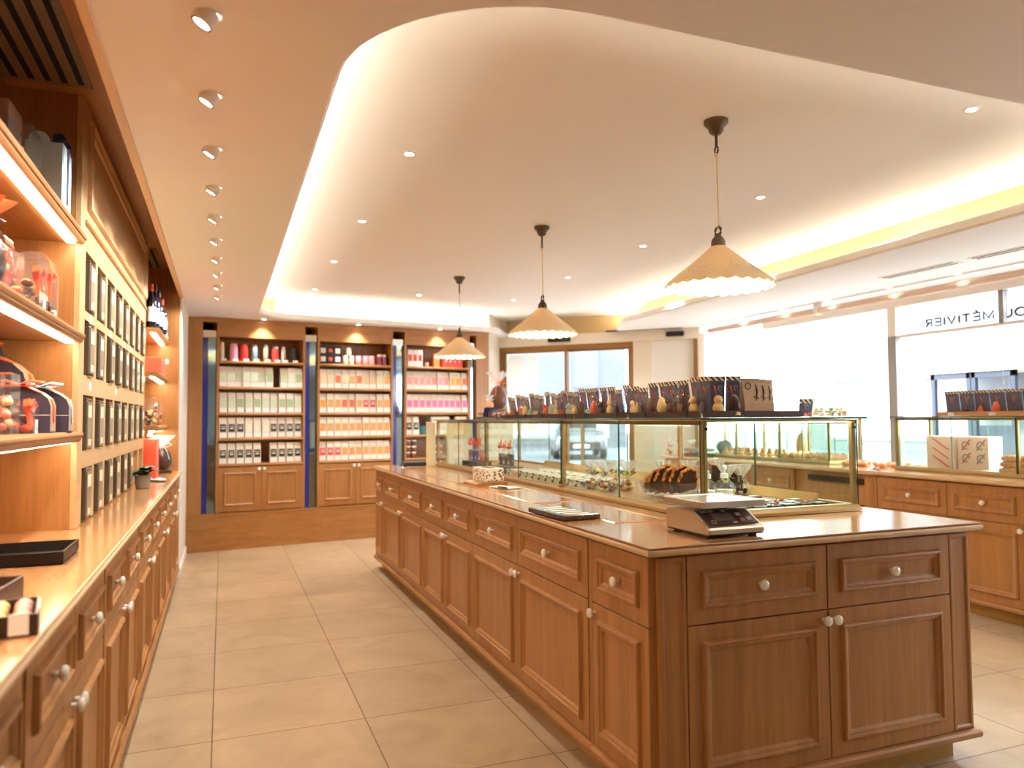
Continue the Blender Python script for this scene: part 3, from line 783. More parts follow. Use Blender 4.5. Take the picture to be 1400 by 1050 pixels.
for (y, z) in ((3.42, 1.668), (4.0, 1.672), (4.53, 1.672), (4.80, 1.672), (4.22, 1.405), (3.44, 1.116 if False else 1.40)):
    bx('price_tag', 'paper', XU, y - .018, z - .016, XU + .002, y + .018, z + .018, t)
# the tins
tp = thing('tea_tin', '', 'tin', (0, 0, 0), 0, 'tea tins in the rack')
MB().box(-.12, -.058, .004, 0, .058, .198, 0, .004).build('tin_body', 'tin', tp)
MB().box(-.118, -.057, .198, -.002, .057, .206, 0, .003).build('lid', 'tin', tp)
fl = MB().box(0, -.05, .012, .0015, .05, .19).build('front_face', 'tinf', tp)
MB().box(.0015, -.038, .13, .0022, .038, .178).build('label', 'cream', fl)
MB().box(.0015, -.028, .02, .0022, .028, .045).build('label', 'cream', fl)
RN = ['bottom', 'lower middle', 'upper middle', 'top']
first = True
for r, (z0, z1) in enumerate(rows):
    for k in range(8):
        if r == 0 and k > 5: continue
        yy = Y0 + .005 + (k + .5) * PI2 + .008
        lab = 'dark tea tin in the %s rack row, %s from the near end' % (RN[r], ORD[k])
        o = tp if first else dup(tp)
        first = False
        o.location = (XU + .006 + random.uniform(-.002, .006), yy, z0 + .001); o['label'] = lab
# --- far niche
t = thing('niche_shelving', 'open oak wall shelving with lit shelves at the far end by the white wall', 'shelving', (0, 0, 0), 0, 'open shelf niches of the left wall')
bx('back_panel', 'oak', -.94, 5.665, .862, -.925, 6.61, 2.49, t)
bx('side_panel', 'oak', -.94, 5.666, .862, -.503, 5.69, 2.49, t)
bx('end_panel', 'oak', -.94, 6.612, .862, -.336, 6.643, 2.49, t)
for z in (1.905, 1.60, 1.225): shelf_board(t, 5.69, 6.611, z, xf=-.415)

# ------------------------------------------------------------------ shelving wall at the back (local x along, y into the wall)
def bk(name, label, cat, s, z=0, grp=None, d=0):
    p = bpnt(s, d)
    return thing(name, label, cat, (p[0], p[1], z), BA, grp)
def bstruct(name, m, s0, s1, d0, d1, z0, z1): return struct(wall_s(name, m, s0, s1, d0, d1, z0, z1))
bstruct('trim_11', 'oak_x', -.0, 3.255, -.012, .46, 0, .338)
bstruct('trim_12', 'oak_x', -.0, 3.255, -.022, .46, .338, .356)
bstruct('trim_13', 'oak', 0, .133, 0, .46, .356, 2.262)
bstruct('trim_14', 'oak', 3.09, 3.25, 0, .46, .356, 2.262)
bstruct('trim_15', 'oak_x', .133, 3.09, -.004, .46, 2.225, 2.266)
SH = [1.85, 1.592, 1.336, 1.088, .834]
MODS = [(.263, 1.121), (1.25, 2.073), (2.21, 3.008)]
MN = ['left', 'middle', 'right']
for k, (s0, s1) in enumerate(MODS):
    t = bk('tea_shelving', 'tall oak shelving unit on the back wall, %s one of three' % MN[k], 'shelving', s0, 0, 'shelving units on the back wall')
    W = s1 - s0
    for x0, x1 in ((0, .022), (W - .022, W)): bx('side_panel', 'oak', x0, 0, .356, x1, .42, 2.225, t)
    bx('back_panel', 'oak', .022, .30, .356, W - .022, .32, 2.225, t)
    bx('fascia', 'oak_x', .022, .004, 2.085, W - .022, .024, 2.225, t)
    bx('top_panel', 'oak', .022, .03, 2.085, W - .022, .30, 2.10, t)
    for z in SH:
        b = MB().box(.022, .012, z - .028, W - .022, .30, z); b.poly([(.012, z), (.002, z - .003), (-.003, z - .014), (.002, z - .025), (.012, z - .028)], 'x', .0 if z < .84 else .022, W if z < .84 else W - .022)
        b.build('shelf', 'oak_x', t)
    pr = [(0, .02), (0, .0015), (.0015, 0), (.052, 0), (.054, -.008), (.060, -.013), (.068, -.010), (.074, -.003), (.078, .002)]
    for x0, x1, kx in ((.022, W / 2, W / 2 - .025), (W / 2, W - .022, W / 2 + .025)):
        d = front_panel(x0 + .001, x1 - .001, .37, .800, pr).build('door', 'oak', t); knob(d, kx, .778)
    bx('bottom_panel', 'oak', .022, .02, .356, W - .022, .3, .37, t)
SLOTS = [(.133, .263), (1.121, 1.25), (2.073, 2.21), (3.008, 3.09)]
SN = ['left of the green tea shelves', 'between the green and the orange tea shelves', 'between the orange and the pink tea shelves', 'right of the pink tea shelves']
for k, (s0, s1) in enumerate(SLOTS):
    bstruct('trim_%d' % (16 + k), 'hole', s0, s1, .30, .31, .356, 2.225)
    t = bk('mirror_column', 'narrow column of cobalt and mirrored glass %s' % SN[k], 'glass column', s0 + .004, 0, 'glass columns between the shelving units')
    W = s1 - s0 - .008
    bx('blue_glass', 'blue', 0, .06, .358, W * .42, .075, 2.13, t)
    bx('mirror_glass', 'mirror', W * .42, .05, .358, W, .075, 2.13, t)
    bx('metal_cap', 'steel', 0, .03, 2.075, W, .08, 2.145, t, c=.003)

# products on the shelves
pouch = thing('tea_pouch', '', 'tea pouch', (0, 0, 0), BA)
pm = MB(); pm.loft([[(-.036, 0, 0), (.036, 0, 0), (.036, .062, 0), (-.036, .062, 0)], [(-.0355, -.002, .06), (.0355, -.002, .06), (.0355, .064, .06), (-.0355, .064, .06)], [(-.0355, .004, .15), (.0355, .004, .15), (.0355, .058, .15), (-.0355, .058, .15)], [(-.0355, .026, .20), (.0355, .026, .20), (.0355, .034, .20), (-.0355, .034, .20)]], 0, True, True)
pm.build('pouch', mat('matte_white_pouch', (228, 219, 203), .5), pouch)
MB().add([(-.028, -.0035, .058), (.028, -.0035, .058), (.028, .0015, .135), (-.028, .0015, .135), (-.028, -.0025, .058), (.028, -.0025, .058), (.028, .0025, .135), (-.028, .0025, .135)], [(0, 1, 2, 3), (7, 6, 5, 4), (0, 4, 5, 1), (1, 5, 6, 2), (2, 6, 7, 3), (3, 7, 4, 0)]).build('label', 'paper', pouch)
MB().box(-.0355, -.0055, .004, .0355, -.0025, .048).build('shelf_card', 'paper', pouch)
LC = {'pale green': (202, 220, 188), 'green': (160, 182, 140), 'black': (52, 46, 44), 'white': (240, 232, 216), 'peach': (252, 206, 160), 'orange': (248, 160, 92), 'rust': (222, 112, 66), 'red': (226, 58, 62),
      'pink': (244, 156, 158), 'magenta': (228, 120, 176), 'amber': (240, 168, 74)}
LM = {k: mat(k.replace(' ', '_') + '_label', v, .5) for k, v in LC.items()}
PM = {}
def pouch_of(color):
    if color not in PM:
        o = pouch if not PM else dup(pouch)
        for ch in o.children:
            if ch.name.startswith('label'):
                ch.data = ch.data.copy(); ch.data.materials[0] = LM[color]
                if color in ('black', 'red'):
                    em = MB(); em.box(-.016, -.006, .088, .016, -.001, .100); em.box(-.020, -.006, .112, .020, -.001, .117); em.build('emblem', 'paper', ch)
        PM[color] = [o, False]
    return PM[color]
SHN = {1.592: 'second shelf', 1.336: 'third shelf', 1.088: 'fourth shelf', .834: 'lowest shelf', 1.85: 'top shelf'}
def pouch_row(mod, z, colors):
    s0, s1 = MODS[mod]; n = len(colors); W = s1 - s0 - .05; cnt = 0
    for i, c in enumerate(colors):
        if c is None: continue
        p = pouch_of(c)
        o = p[0] if not p[1] else dup(p[0])
        p[1] = True
        q = bpnt(s0 + .025 + (i + .5) * W / n + 0, random.choice((.012, .014, .016, .03)))
        o.location = (q[0], q[1], z + .0005)
        o['label'] = 'white tea pouch with %s label, %s from left, %s of %s unit' % (c, ORD[cnt], SHN[z], MN[mod]); cnt += 1
        o['group'] = 'tea pouches on the %s of the %s shelving unit' % (SHN[z], MN[mod])
g, dg, k_, w_ = 'pale green', 'green', 'black', 'white'
pouch_row(0, 1.592, [g, g, g, g, g, g, dg, None, g, g, dg])
pouch_row(0, 1.336, [g, g, dg, g, dg, g, g, dg, dg, g])
pouch_row(0, 1.088, [k_, k_, k_, w_, w_, w_, k_, k_, k_, k_])
pouch_row(0, .834, [k_, k_, k_, k_, k_, None, k_, k_, k_, k_])
p_, o_, rr_, re_ = 'peach', 'orange', 'rust', 'red'
pouch_row(1, 1.592, [p_, p_, rr_, p_, o_, rr_, p_, p_, p_, 'amber'])
pouch_row(1, 1.336, ['amber', o_, o_, rr_, rr_, o_, re_, re_, o_, o_])
pouch_row(1, 1.088, [o_] * 10)
pouch_row(1, .834, [re_, re_, re_, o_, o_, o_, o_, o_, 'amber', o_])
pouch_row(2, 1.592, ['pink'] * 7 + ['amber', 'amber', 'rust'])
pouch_row(2, 1.336, ['magenta'] * 10)
pouch_row(2, 1.088, [k_, k_, None, None, w_, w_, w_, None, w_, w_])
# flasks on the top shelf of the left unit
def at(mod, x, z, d=.07): q = bpnt(MODS[mod][0] + x, d); return (q[0], q[1], z)
fl = [(.055, .022, .185, (240, 230, 208), 'cream flask'), (.165, .038, .175, (238, 160, 190), 'pink flask'), (.265, .036, .172, (232, 58, 50), 'red flask standing third from left'), (.365, .029, .17, (140, 178, 192), 'pale blue flask'),
      (.475, .024, .175, (214, 190, 160), 'beige flask'), (.57, .034, .165, (230, 60, 54), 'red flask with a silver lid'), (.65, .022, .162, (206, 200, 190), 'grey flask'), (.75, .034, .155, (40, 38, 38), 'black flask')]
for x, r, h, c, nm in fl:
    t = thing('flask', '%s on the top shelf of the left shelving unit' % nm, 'flask', at(0, x, 1.8505), BA, 'flasks on the top shelf')
    MB().lathe([(r * .9, 0), (r, .004), (r, h * .78), (r * .92, h * .84)], 20).build('flask_body', mat('enamel_' + nm.split(' standing')[0].replace(' ', '_'), c, .3), t)
    lidc = 'steel' if 'silver' in nm or 'blue' in nm else ('paper' if 'cup' in nm and 0 else mat('lid_' + nm.split(' standing')[0].replace(' ', '_'), c, .35))
    MB().lathe([(r * .86, h * .84), (r * .88, h * .95), (r * .7, h), (r * .2, h)], 20).build('lid', lidc, t)
    card = bx('price_card', 'paper', -.026, -.003, 0, .026, .0, .022, None)
    card.location = at(0, x + .012, 1.8505, .022); card.rotation_euler = (R(-8), 0, BA)
    tag(card, 'small white price card in front of the %s' % nm, 'price card', 'price cards on the top shelf')
# middle unit top shelf
t = thing('capsule_box', 'black gift box holding six round tea samples on the middle unit', 'gift box', at(1, .145, 1.851, .05), BA)
MB().box(-.115, 0, 0, .115, .05, .19, 0, .003).build('box', 'black', t)
for i, x in enumerate((-.078, 0, .078)):
    for z in (.05, .14):
        if i == 1: MB().ell(x, -.002, z, .022, .008, .022).build('sample', 'coral', t)
        else: MB().box(x - .027, -.006, z - .027, x + .027, .004, z + .027, 0, .006).build('sample', 'paper', t)
def jar(lab, loc, r, h, body, lid='steel', grp=None):
    t = thing('tea_jar', lab, 'jar', loc, BA, grp)
    MB().lathe([(r * .92, 0), (r, .005), (r, h * .74), (r * .9, h * .80)], 18).build('jar_body', body, t)
    MB().lathe([(r * .97, h * .79), (r * .97, h * .95), (r * .85, h)], 18).build('lid', lid, t)
jade = mat('jade_glaze', (214, 218, 190), .35); pinkm = mat('pink_tin', (240, 150, 152), .35); plumc = mat('plum_glass', (150, 70, 96), .25)
for i, x in enumerate((.31, .375)): jar('pale green tea caddy, %s of two side by side beside the black gift box' % ('left one', 'right one')[i], at(1, x, 1.8505), .031, .095, jade, jade, 'pale green caddies')
jar('pale green tea caddy stacked on the other two', at(1, .345, 1.946), .031, .09, jade, jade)
for i, x in enumerate((.455, .535, .605)): jar('pink tea tin on the top shelf of the middle unit, %s from left' % ORD[i], at(1, x, 1.8505), .033, .098, pinkm, pinkm, 'pink tins')
for i, x in enumerate((.69, .745)): jar('plum glass jar with pale knob lid, %s of the pair' % ('left', 'right')[i], at(1, x, 1.8505), .026, .12, plumc, 'knob', 'plum jars')
# right unit top shelf and jars
for i, x in enumerate((.075, .135, .195)):
    t = thing('tea_carton', 'white carton with red panel on the top shelf of the right unit, %s from left' % ORD[i], 'carton', at(2, x, 1.8505, .03), BA, 'red and white cartons')
    MB().box(-.029, 0, 0, .029, .06, .185, 0, .002).build('carton', 'paper', t); bx('label', 'red', -.02, -.002, .06, .02, 0, .13, t)
jar('small pink pot on the top shelf of the right unit', at(2, .29, 1.8505), .02, .05, pinkm, pinkm)
t = thing('gift_carton', 'tall orange carton on the top shelf of the right unit', 'carton', at(2, .40, 1.8505, .04), BA); MB().box(-.035, 0, 0, .035, .06, .15, 0, .002).build('carton', 'orange', t)
t = thing('gift_carton', 'wide red carton with pale dots on the top shelf of the right unit', 'carton', at(2, .60, 1.8505, .04), BA); MB().box(-.125, 0, 0, .125, .08, .125, 0, .002).build('carton', 'red', t)
for x in (-.085, -.03, .03, .085): MB().lathe([(.013, 0), (.013, .002)], 14, axis='-y').build('dot', 'pink' if 'pink' in M else pinkm, t, loc=(x, 0, .07))
jar('round teal jar on the fourth shelf of the right unit', at(2, .245, 1.0885, .10), .05, .10, mat('teal_glaze', (44, 120, 130), .25), mat('teal_glaze_lid', (44, 120, 130), .25))
k = 0
for cx in (.055, .125, .30, .37, .44):
    for n in range(3):
        if cx > .29 and n == 2: continue
        jar('small white-lidded jar, lowest shelf of right unit, %s column, %s from bottom' % (ORD[[.055, .125, .30, .37, .44].index(cx)], ORD[n]), at(2, cx, .8345 + n * .066, .05), .028, .064, mat('amber_jar', (120, 80, 56), .25) if k == 0 else bpy.data.materials['amber_jar'], 'paper', 'honey jars on the lowest shelf'); k += 1
# ------------------------------------------------------------------ island display case
CX0, CX1, CY0, CY1, CZ0, CZ1 = 1.715, 2.505, 2.425, 6.30, .864, 1.248
def display_case(name, label, x0, x1, y0, y1, ys, left_rail=True, z0=CZ0, z1=CZ1, front='x', overhang=.02, backposts=True, led_front=True):
    t = thing(name, label, 'display case', (x0, y0, z0))
    X, Y, Z = x1 - x0, y1 - y0, z1 - z0
    b = .045
    mb = MB()
    prof = [(0, 0), (0, .012), (.012, .028), (.045, .028), (.047, .008)]
    MB().rects(0, X, 0, Y, prof, lambda u, v, h: (u, v, h), cap=True, back=True).build('base_frame', 'brass', t)
    bx('base_board', 'kraftboard', .047, .047, .009, X - .047, Y - .047, .013, t)
    for y in ys:
        for x in ((.022, X - .022) if backposts else (.022,)):
            bx('post', 'brass', x - .010, y - y0 - .010, .026, x + .010, y - y0 + .010, Z - .018, t, c=.002)
    for (a, c) in (((.010, 0), (.032, Y)), ((X - .032, 0), (X - .010, Y))):
        bx('top_rail', 'brassm', a[0], a[1] + .008, Z - .020, c[0], c[1] - .008, Z - .001, t, c=.002)
    bx('end_rail', 'brass', .032, .012, Z - .010, X - .032, .030, Z - .001, t)
    bx('end_rail', 'brass', .032, Y - .030, Z - .012, X - .032, Y - .012, Z - .001, t)
    # glass: two panes per bay on both long sides, one pane per end
    yy = sorted(ys)
    for x, nm in ((.004, 'side_pane'), (X - .010, 'side_pane')):
        for a, c in zip(yy[:-1], yy[1:]):
            h = (a + c) / 2
            for q0, q1 in ((a + .002, h - .002), (h + .002, c - .002)):
                p = MB(); q0 -= y0; q1 -= y0
                p.box(x, q0, .026, x + .006, q1, Z - .002, 0)
                p.m[-3] = 1; p.m[-1] = 1; p.m[-4] = 1; p.m[-2] = 0
                # narrow ends of the pane are the green edges
                p.m = [0, 0, 1, 0, 1, 0]
                p.build(nm, ['glass', 'gedge'], t)
    for y in (.004, Y - .010):
        p = MB().box(.012, y, .026, X - .012, y + .006, Z - .002); p.m = [0, 0, 0, 1, 0, 1]; p.build('end_pane', ['glass', 'gedge'], t)
    p = MB().box(-overhang, -overhang, Z, X + overhang, Y + overhang, Z + .008); p.m = [0, 0, 1, 1, 1, 1]; p.build('glass_top', ['glass', 'gedge'], t)
    bx('led_strip', 'ledf', .036, .034, Z - .012, X - .036, .05, Z - .003, t)
    bx('led_strip', 'ledw', .036, .06, Z - .010, .050, Y - .06, Z - .003, t)
    return t
M['kraftboard'] = wood('case_floor_board', (176, 128, 88), 'y', rough=.4)
PY = [2.447, 3.73, 5.0, 6.28]
DC = display_case('display_case', 'long glass display case with brass frame on the central island', CX0, CX1, CY0, CY1, PY)
for y in (2.447, 3.73): 
    for x in (.022, CX1 - CX0 - .022):
        MB().lathe([(.006, -.016), (.006, .0)], 12, axis='-y').build('hinge_cap', 'black', DC, loc=(x + .002, .004 if y < 3 else y - CY0, CZ1 - CZ0 - .035))
MB().box(-.014, -.02, .022, .02, .02, .034, 0, .004).build('lock', 'brassm', DC, loc=(.006, 3.73 - CY0, 0))
# pale end board and screen at the far end
t = bx('display_board', 'cream', 1.60, 6.16, .863, 1.68, 6.175, 1.235, c=.003); tag(t, 'tall cream board standing at the far end of the display case', 'board')
t = thing('display_board', 'low white panel standing inside the far end of the display case', 'board', (1.80, 6.19, .8785)); bx('sheet', 'paper', 0, 0, 0, .22, .006, .21, t)
t = thing('display_board', 'cream panel behind the low white one inside the display case', 'board', (1.79, 6.205, .8785)); bx('sheet', 'cream', 0, 0, 0, .23, .006, .345, t)
# folders at the far end
for i in range(3):
    o = bx('folder', 'mirror' if 0 else ('dkgrey' if i != 1 else 'navy'), 0, 0, 0, .20, .16, .012, None, c=.002, loc=(1.42 + .006 * i, 6.24 - .006 * i, .8625 + .0122 * i), rotz=R(-3 + i))
    tag(o, ['bottom dark folder of the stack at the far end of the island', 'navy folder in the middle of the far stack', 'top dark folder of the stack at the far end of the island'][i], 'folder', 'folders at the far end')

# ------------------------------------------------------------------ treat bags on the glass top
def figure(kind, m, parent, m2='wchoc'):
    mb = MB(); f2 = None
    if kind == 'egg':
        mb.ell(0, 0, .036, .021, .018, .034, egg=.18); mb.lathe([(.016, 0), (.018, .003), (.014, .01)], 14)
    elif kind == 'hen':
        mb.ell(0, 0, .024, .024, .016, .022); mb.ell(-.012, 0, .052, .011, .010, .012); mb.ell(.022, 0, .040, .008, .006, .016); mb.lathe([(.018, 0), (.018, .006)], 14); mb.ell(-.025, 0, .051, .004, .003, .003)
    elif kind == 'rabbit':
        mb.ell(0, 0, .024, .018, .015, .024); mb.ell(0, -.002, .056, .013, .012, .014)
        for s in (-1, 1): mb.ell(s * .006, 0, .079, .004, .003, .016)
        for s in (-1, 1): mb.ell(s * .010, -.010, .006, .007, .010, .006)
    elif kind == 'chick':
        mb.ell(0, 0, .022, .019, .016, .021); mb.ell(0, -.002, .050, .015, .014, .015); mb.ell(0, -.018, .048, .004, .005, .003)
    elif kind == 'bell':
        mb.lathe([(.02, 0), (.021, .004), (.016, .012), (.012, .03), (.009, .042), (.003, .047)], 16); mb.ell(0, 0, .05, .004, .004, .005)
    elif kind == 'slabs':
        for q in range(4): mb.box(-.018 + .009 * q, -.01, .0, -.012 + .009 * q, .01, .028 + .006 * (q % 2), 0, .002)
    elif kind == 'nuts':
        for q in range(16): mb.ell(random.uniform(-.022, .022), random.uniform(-.012, .012), .007 + .006 * (q // 6), .007, .007, .006, 8, 0, 5)
    o = mb.build('chocolate_figure' if kind not in ('nuts', 'slabs') else 'sweets', m, parent)
    if kind in ('egg', 'hen', 'rabbit', 'bell') and m2:
        MB().lathe([(.0225, 0), (.0225, .010), (.018, .014), (.002, .0145)], 14).build('sugar_base', m2, parent)
    return o
def treat_bag(label, loc, rotz, w=.070, h=.128, d=.046, kind='egg', m='choc', m2='wchoc', card='navy', grp='treat bags on the display case', cat='bag'):
    t = thing('treat_bag', label, cat, loc, rotz, grp)
    MB().poly([(d, 0), (d * .62, h), (d * .62 - .003, h), (d - .003, 0)], 'x', -w / 2, w / 2).build('backing_card', card, t)
    MB().poly([(d * .62 + .002, h - .010), (d * .62 + .002, h + .008), (d * .62 - .006, h + .008), (d * .62 - .006, h - .010)], 'x', -w / 2, w / 2).build('striped_fold', 'stripe', t)
    yb = lambda z: d - (d * .38) * z / h - .0045
    em = MB()
    z1 = h * .80; z0 = h * .52
    em.add([(-.016, yb(z1), z1), (-.006, yb(z1), z1), (.000, yb(z0), z0), (-.004, yb(z0), z0), (-.009, yb(h * .68), h * .68)], [(0, 1, 2, 3, 4)])
    em.build('red_motif', 'red', t)
    em = MB(); em.tube([(.012 + .007 * math.cos(a), yb(h * .76) + .001, h * .74 + .009 * math.sin(a)) for a in [i * 2 * PI / 10 for i in range(9)]], .0012, 5)
    em.build('pale_motif', 'grey', t)
    f = figure(kind, m, t, m2)
    fs = min(1.2, h / .115)
    for ch in t.children:
        if ch.name.split('.')[0] in ('chocolate_figure', 'sweets', 'sugar_base'): ch.location = (0, d * .40, .003); ch.scale = (fs, fs * .9, fs)
    bot = [(-w / 2, 0, 0), (w / 2, 0, 0), (w / 2, d - .0045, 0), (-w / 2, d - .0045, 0)]
    mid = [(-w / 2 - .002, .002, h * .45), (w / 2 + .002, .002, h * .45), (w / 2 + .001, yb(h * .45), h * .45), (-w / 2 - .001, yb(h * .45), h * .45)]
    top = [(-w / 2, d * .58 - .008, h - .004), (w / 2, d * .58 - .008, h - .004), (w / 2, yb(h * .97), h - .004), (-w / 2, yb(h * .97), h - .004)]
    MB().loft([bot, mid, top], 0, False, False).build('clear_film', 'cello', t)
    return t
ZG = CZ1 + .0085
def tray(label, x0, x1, y0, y1, m='traybrown', z=ZG, h=.026, grp=None, clips=()):
    t = thing('display_tray', label, 'tray', (x0, y0, z), 0, grp)
    X, Y = x1 - x0, y1 - y0
    MB().rects(0, X, 0, Y, [(.004, 0), (.004, .001), (0, h), (.003, h), (.007, .006)], lambda u, v, hh: (u, v, hh)).build('tray_body', m, t)
    for (cx, cy_) in clips: MB().box(cx - .004, cy_ - .012, h * .15, cx + .0, cy_ + .012, h + .004).build('label_holder', 'black', t)
    return t
yb_ = [2.475, 3.05, 3.62, 4.19, 4.76]
TN = ['nearest the camera', 'second from the near end', 'third from the near end', 'farthest from the camera under tall bags']
for i in range(4):
    tray('long brown bag tray along the left case edge, %s' % TN[i], 1.745, 1.91, yb_[i], yb_[i + 1] - .012, grp='trays on the display case', clips=[(-.001, .10), (-.001, .42)])
tray('low brown tray of small sweets at the far end of the glass top', 1.755, 1.91, 4.77, 5.30, h=.018, grp='trays on the display case', clips=[(-.001, .08)])
kinds = [('bell', 'dkchoc', 'dark bell'), ('chick', 'wchoc', 'white chick'), ('rabbit', 'choc', 'brown rabbit'), ('hen', 'choc', 'milk hen'), ('egg', 'wchoc', 'tall white egg'), ('egg', 'choc', 'white-based brown egg'), ('bell', 'choc', 'small brown bell'), ('hen', 'wchoc', 'white hen'),
         ('nuts', 'choc', 'brown sweets'), ('bell', 'dkchoc', 'dark bell'), ('rabbit', 'wchoc', 'white rabbit'), ('chick', 'dkchoc', 'dark chick'), ('egg', 'orchoc', 'orange egg'), ('slabs', 'mint', 'mint pieces'), ('egg', 'choc', 'brown egg'), ('hen', 'wchoc', 'white hen'), ('chick', 'mint', 'mint chick'),
         ('slabs', 'red', 'red pieces'), ('rabbit', 'wchoc', 'white rabbit'), ('egg', 'mint', 'mint egg'), ('hen', 'orchoc', 'orange hen'), ('nuts', 'dkchoc', 'dark sweets'), ('slabs', 'wchoc', 'white pieces'), ('bell', 'mint', 'mint bell'), ('egg', 'wchoc', 'white egg'), ('chick', 'orchoc', 'orange chick'), ('slabs', 'dkchoc', 'dark pieces'), ('bell', 'orchoc', 'orange bell'), ('nuts', 'wchoc', 'white sweets')]
n = len(kinds)
for i, (k, m, nm) in enumerate(kinds):
    y = 2.515 + (4.725 - 2.515) * i / (n - 1)
    for b in yb_[1:4]:
        if abs(y - (b - .006)) < .034: y += .0
    hgt = .150 if i < 2 else (.142 if i in (2, 3, 4, 5, 10, 11, 12, 13) else .124 + .010 * ((i * 7) % 3))
    m2 = 'wchoc' if m != 'wchoc' else 'choc'
    treat_bag('clear navy-card bag with %s, %s from near end of front row' % (nm, ORD[i]), (1.765 + .004 * ((i * 5) % 3), y, ZG + .0065), -PI / 2 + R(random.uniform(-5, 5)), w=.066, h=hgt, d=.055, kind=k, m=m, m2=m2)
# second row of bags behind, seen between the first
for i in range(11):
    y = 2.60 + i * .205
    k, m, nm = kinds[(i * 5 + 2) % n]
    treat_bag('clear navy-card bag in the back bag row, %s from the near end' % ORD[i], (1.838, y, ZG + .0065), -PI / 2, w=.066, h=.137, d=.05, kind=k, m=m, grp='back row of treat bags')
# front tray with kraft bags
tray('brown tray across the near left corner of the glass top', 1.745, 1.903, 2.415, 2.468, h=.026, grp='trays on the display case')
tray('brown tray at the near end of the glass top holding kraft bags', 1.906, 2.195, 2.415, 2.575, h=.026, grp='trays on the display case')
kb = None
for i in range(3):
    lab = 'kraft paper bag with spoon motif, %s of three on the glass top' % ['leftmost', 'middle', 'rightmost'][i]
    t = thing('kraft_bag', lab, 'bag', (1.957 + .068 * i, 2.424 + .043 * i, ZG + .0065), 0, 'kraft bags on the display case')
    h = .142; w = .080
    MB().loft([[(-w / 2, 0, 0), (w / 2, 0, 0), (w / 2, .036, 0), (-w / 2, .036, 0)], [(-w / 2, 0, .05), (w / 2, 0, .05), (w / 2, .036, .05), (-w / 2, .036, .05)], [(-w / 2 - .004, .014, h), (w / 2 + .004, .014, h), (w / 2 + .004, .020, h), (-w / 2 - .004, .020, h)]], 0, True, True).build('bag_body', 'kraft', t)
    MB().box(-w / 2 - .004, .010, h - .004, w / 2 + .004, .0225, h + .008, 0, .002).build('top_fold', 'kraft', t)
    yk = lambda z: .014 * max(0, (z - .05)) / (h - .05) - .0012
    mo = MB().tube([(.022, yk(.125), .125), (.026, yk(.10), .10), (.022, yk(.075), .075), (.016, yk(.06), .06)], .003, 6, taper=[.5, 1.5, 1, .4]); mo.tube([(.006, yk(.072), .072), (.016, yk(.08), .08), (.030, yk(.068), .068)], .002, 5)
    mo.build('brown_motif', 'traybrown', t)
    if i == 0:
        rg = MB().tube([(-.016 + .013 * math.cos(a), yk(.115) - .0, .118 + .013 * math.sin(a)) for a in [q * 2 * PI / 14 for q in range(15)]], .002, 5); rg.build('round_stamp', 'traybrown', t)
t = treat_bag('tall clear bag with dark gusset just left of the kraft bags', (1.874, 2.424, ZG + .0065), R(-14), w=.058, h=.150, d=.038, kind='egg', m='dkchoc', grp=None)
t = treat_bag('tall clear navy-card bag with white chick at the near left corner of the glass top', (1.798, 2.423, ZG + .0065), R(-14), w=.066, h=.148, d=.04, kind='chick', m='wchoc', grp=None)
t = treat_bag('small clear bag of mixed sweets with navy card right of the kraft bags', (2.245, 2.43, ZG + .001), 0, w=.068, h=.066, d=.03, kind='nuts', m='orchoc', grp=None)
# pale sweets bags at the right end of the top
for i in range(3):
    t = thing('sweets_bag', 'low clear bag of pale sweets on the glass top, %s from left' % ORD[i], 'bag', (2.315 + .062 * i, 2.43, ZG), 0, 'pale sweets bags'); t.scale = (1.2, 1.2, 1.3)
    mb = MB()
    for q in range(14): mb.ell(random.uniform(-.018, .018), random.uniform(.008, .036), .007 + .009 * (q // 6), .008, .007, .006, 8, q % 3, 5)
    mb.build('sweets', ['cakew', 'mint', 'pastry'], t)
    MB().loft([[(-.024, 0, 0), (.024, 0, 0), (.024, .045, 0), (-.024, .045, 0)], [(-.026, .0, .025), (.026, 0, .025), (.026, .045, .025), (-.026, .045, .025)], [(-.02, .02, .052), (.02, .02, .052), (.02, .026, .052), (-.02, .026, .052)]], 0, False, True).build('clear_film', 'cello', t)
# far-end low things: leaning cards and red/white sweets bags
for i in range(3):
    o = bx('leaning_card', 'navy', 0, -.0015, 0, .075, .0015, .075, None, loc=(1.775, 5.20 - .052 * i, ZG + .0185), rot=(R(28), 0, 0))
    tag(o, 'dark card leaning in the far low tray, %s of three' % ['leftmost', 'middle', 'rightmost'][i], 'card', 'leaning cards at the far end')
for i in range(4):
    t = thing('sweets_bag', 'small bag of red and white sweets, low tray, %s from far end' % ORD[i], 'bag', (1.80, 5.02 - .066 * i, ZG + .006), 0, 'red sweets bags')
    mb = MB()
    for q in range(16): mb.ell(random.uniform(-.028, .03), random.uniform(-.024, .024), .010 + .011 * (q // 6), .011, .010, .008, 8, q % 3, 5)
    mb.build('sweets', ['red', 'paper', 'choc'], t)
    MB().loft([[(-.036, -.03, 0), (.036, -.03, 0), (.036, .03, 0), (-.036, .03, 0)], [(-.038, -.031, .035), (.038, -.031, .035), (.038, .031, .035), (-.038, .031, .035)], [(-.03, -.004, .066), (.03, -.004, .066), (.03, .004, .066), (-.03, .004, .066)]], 0, False, True).build('clear_film', 'cello', t)

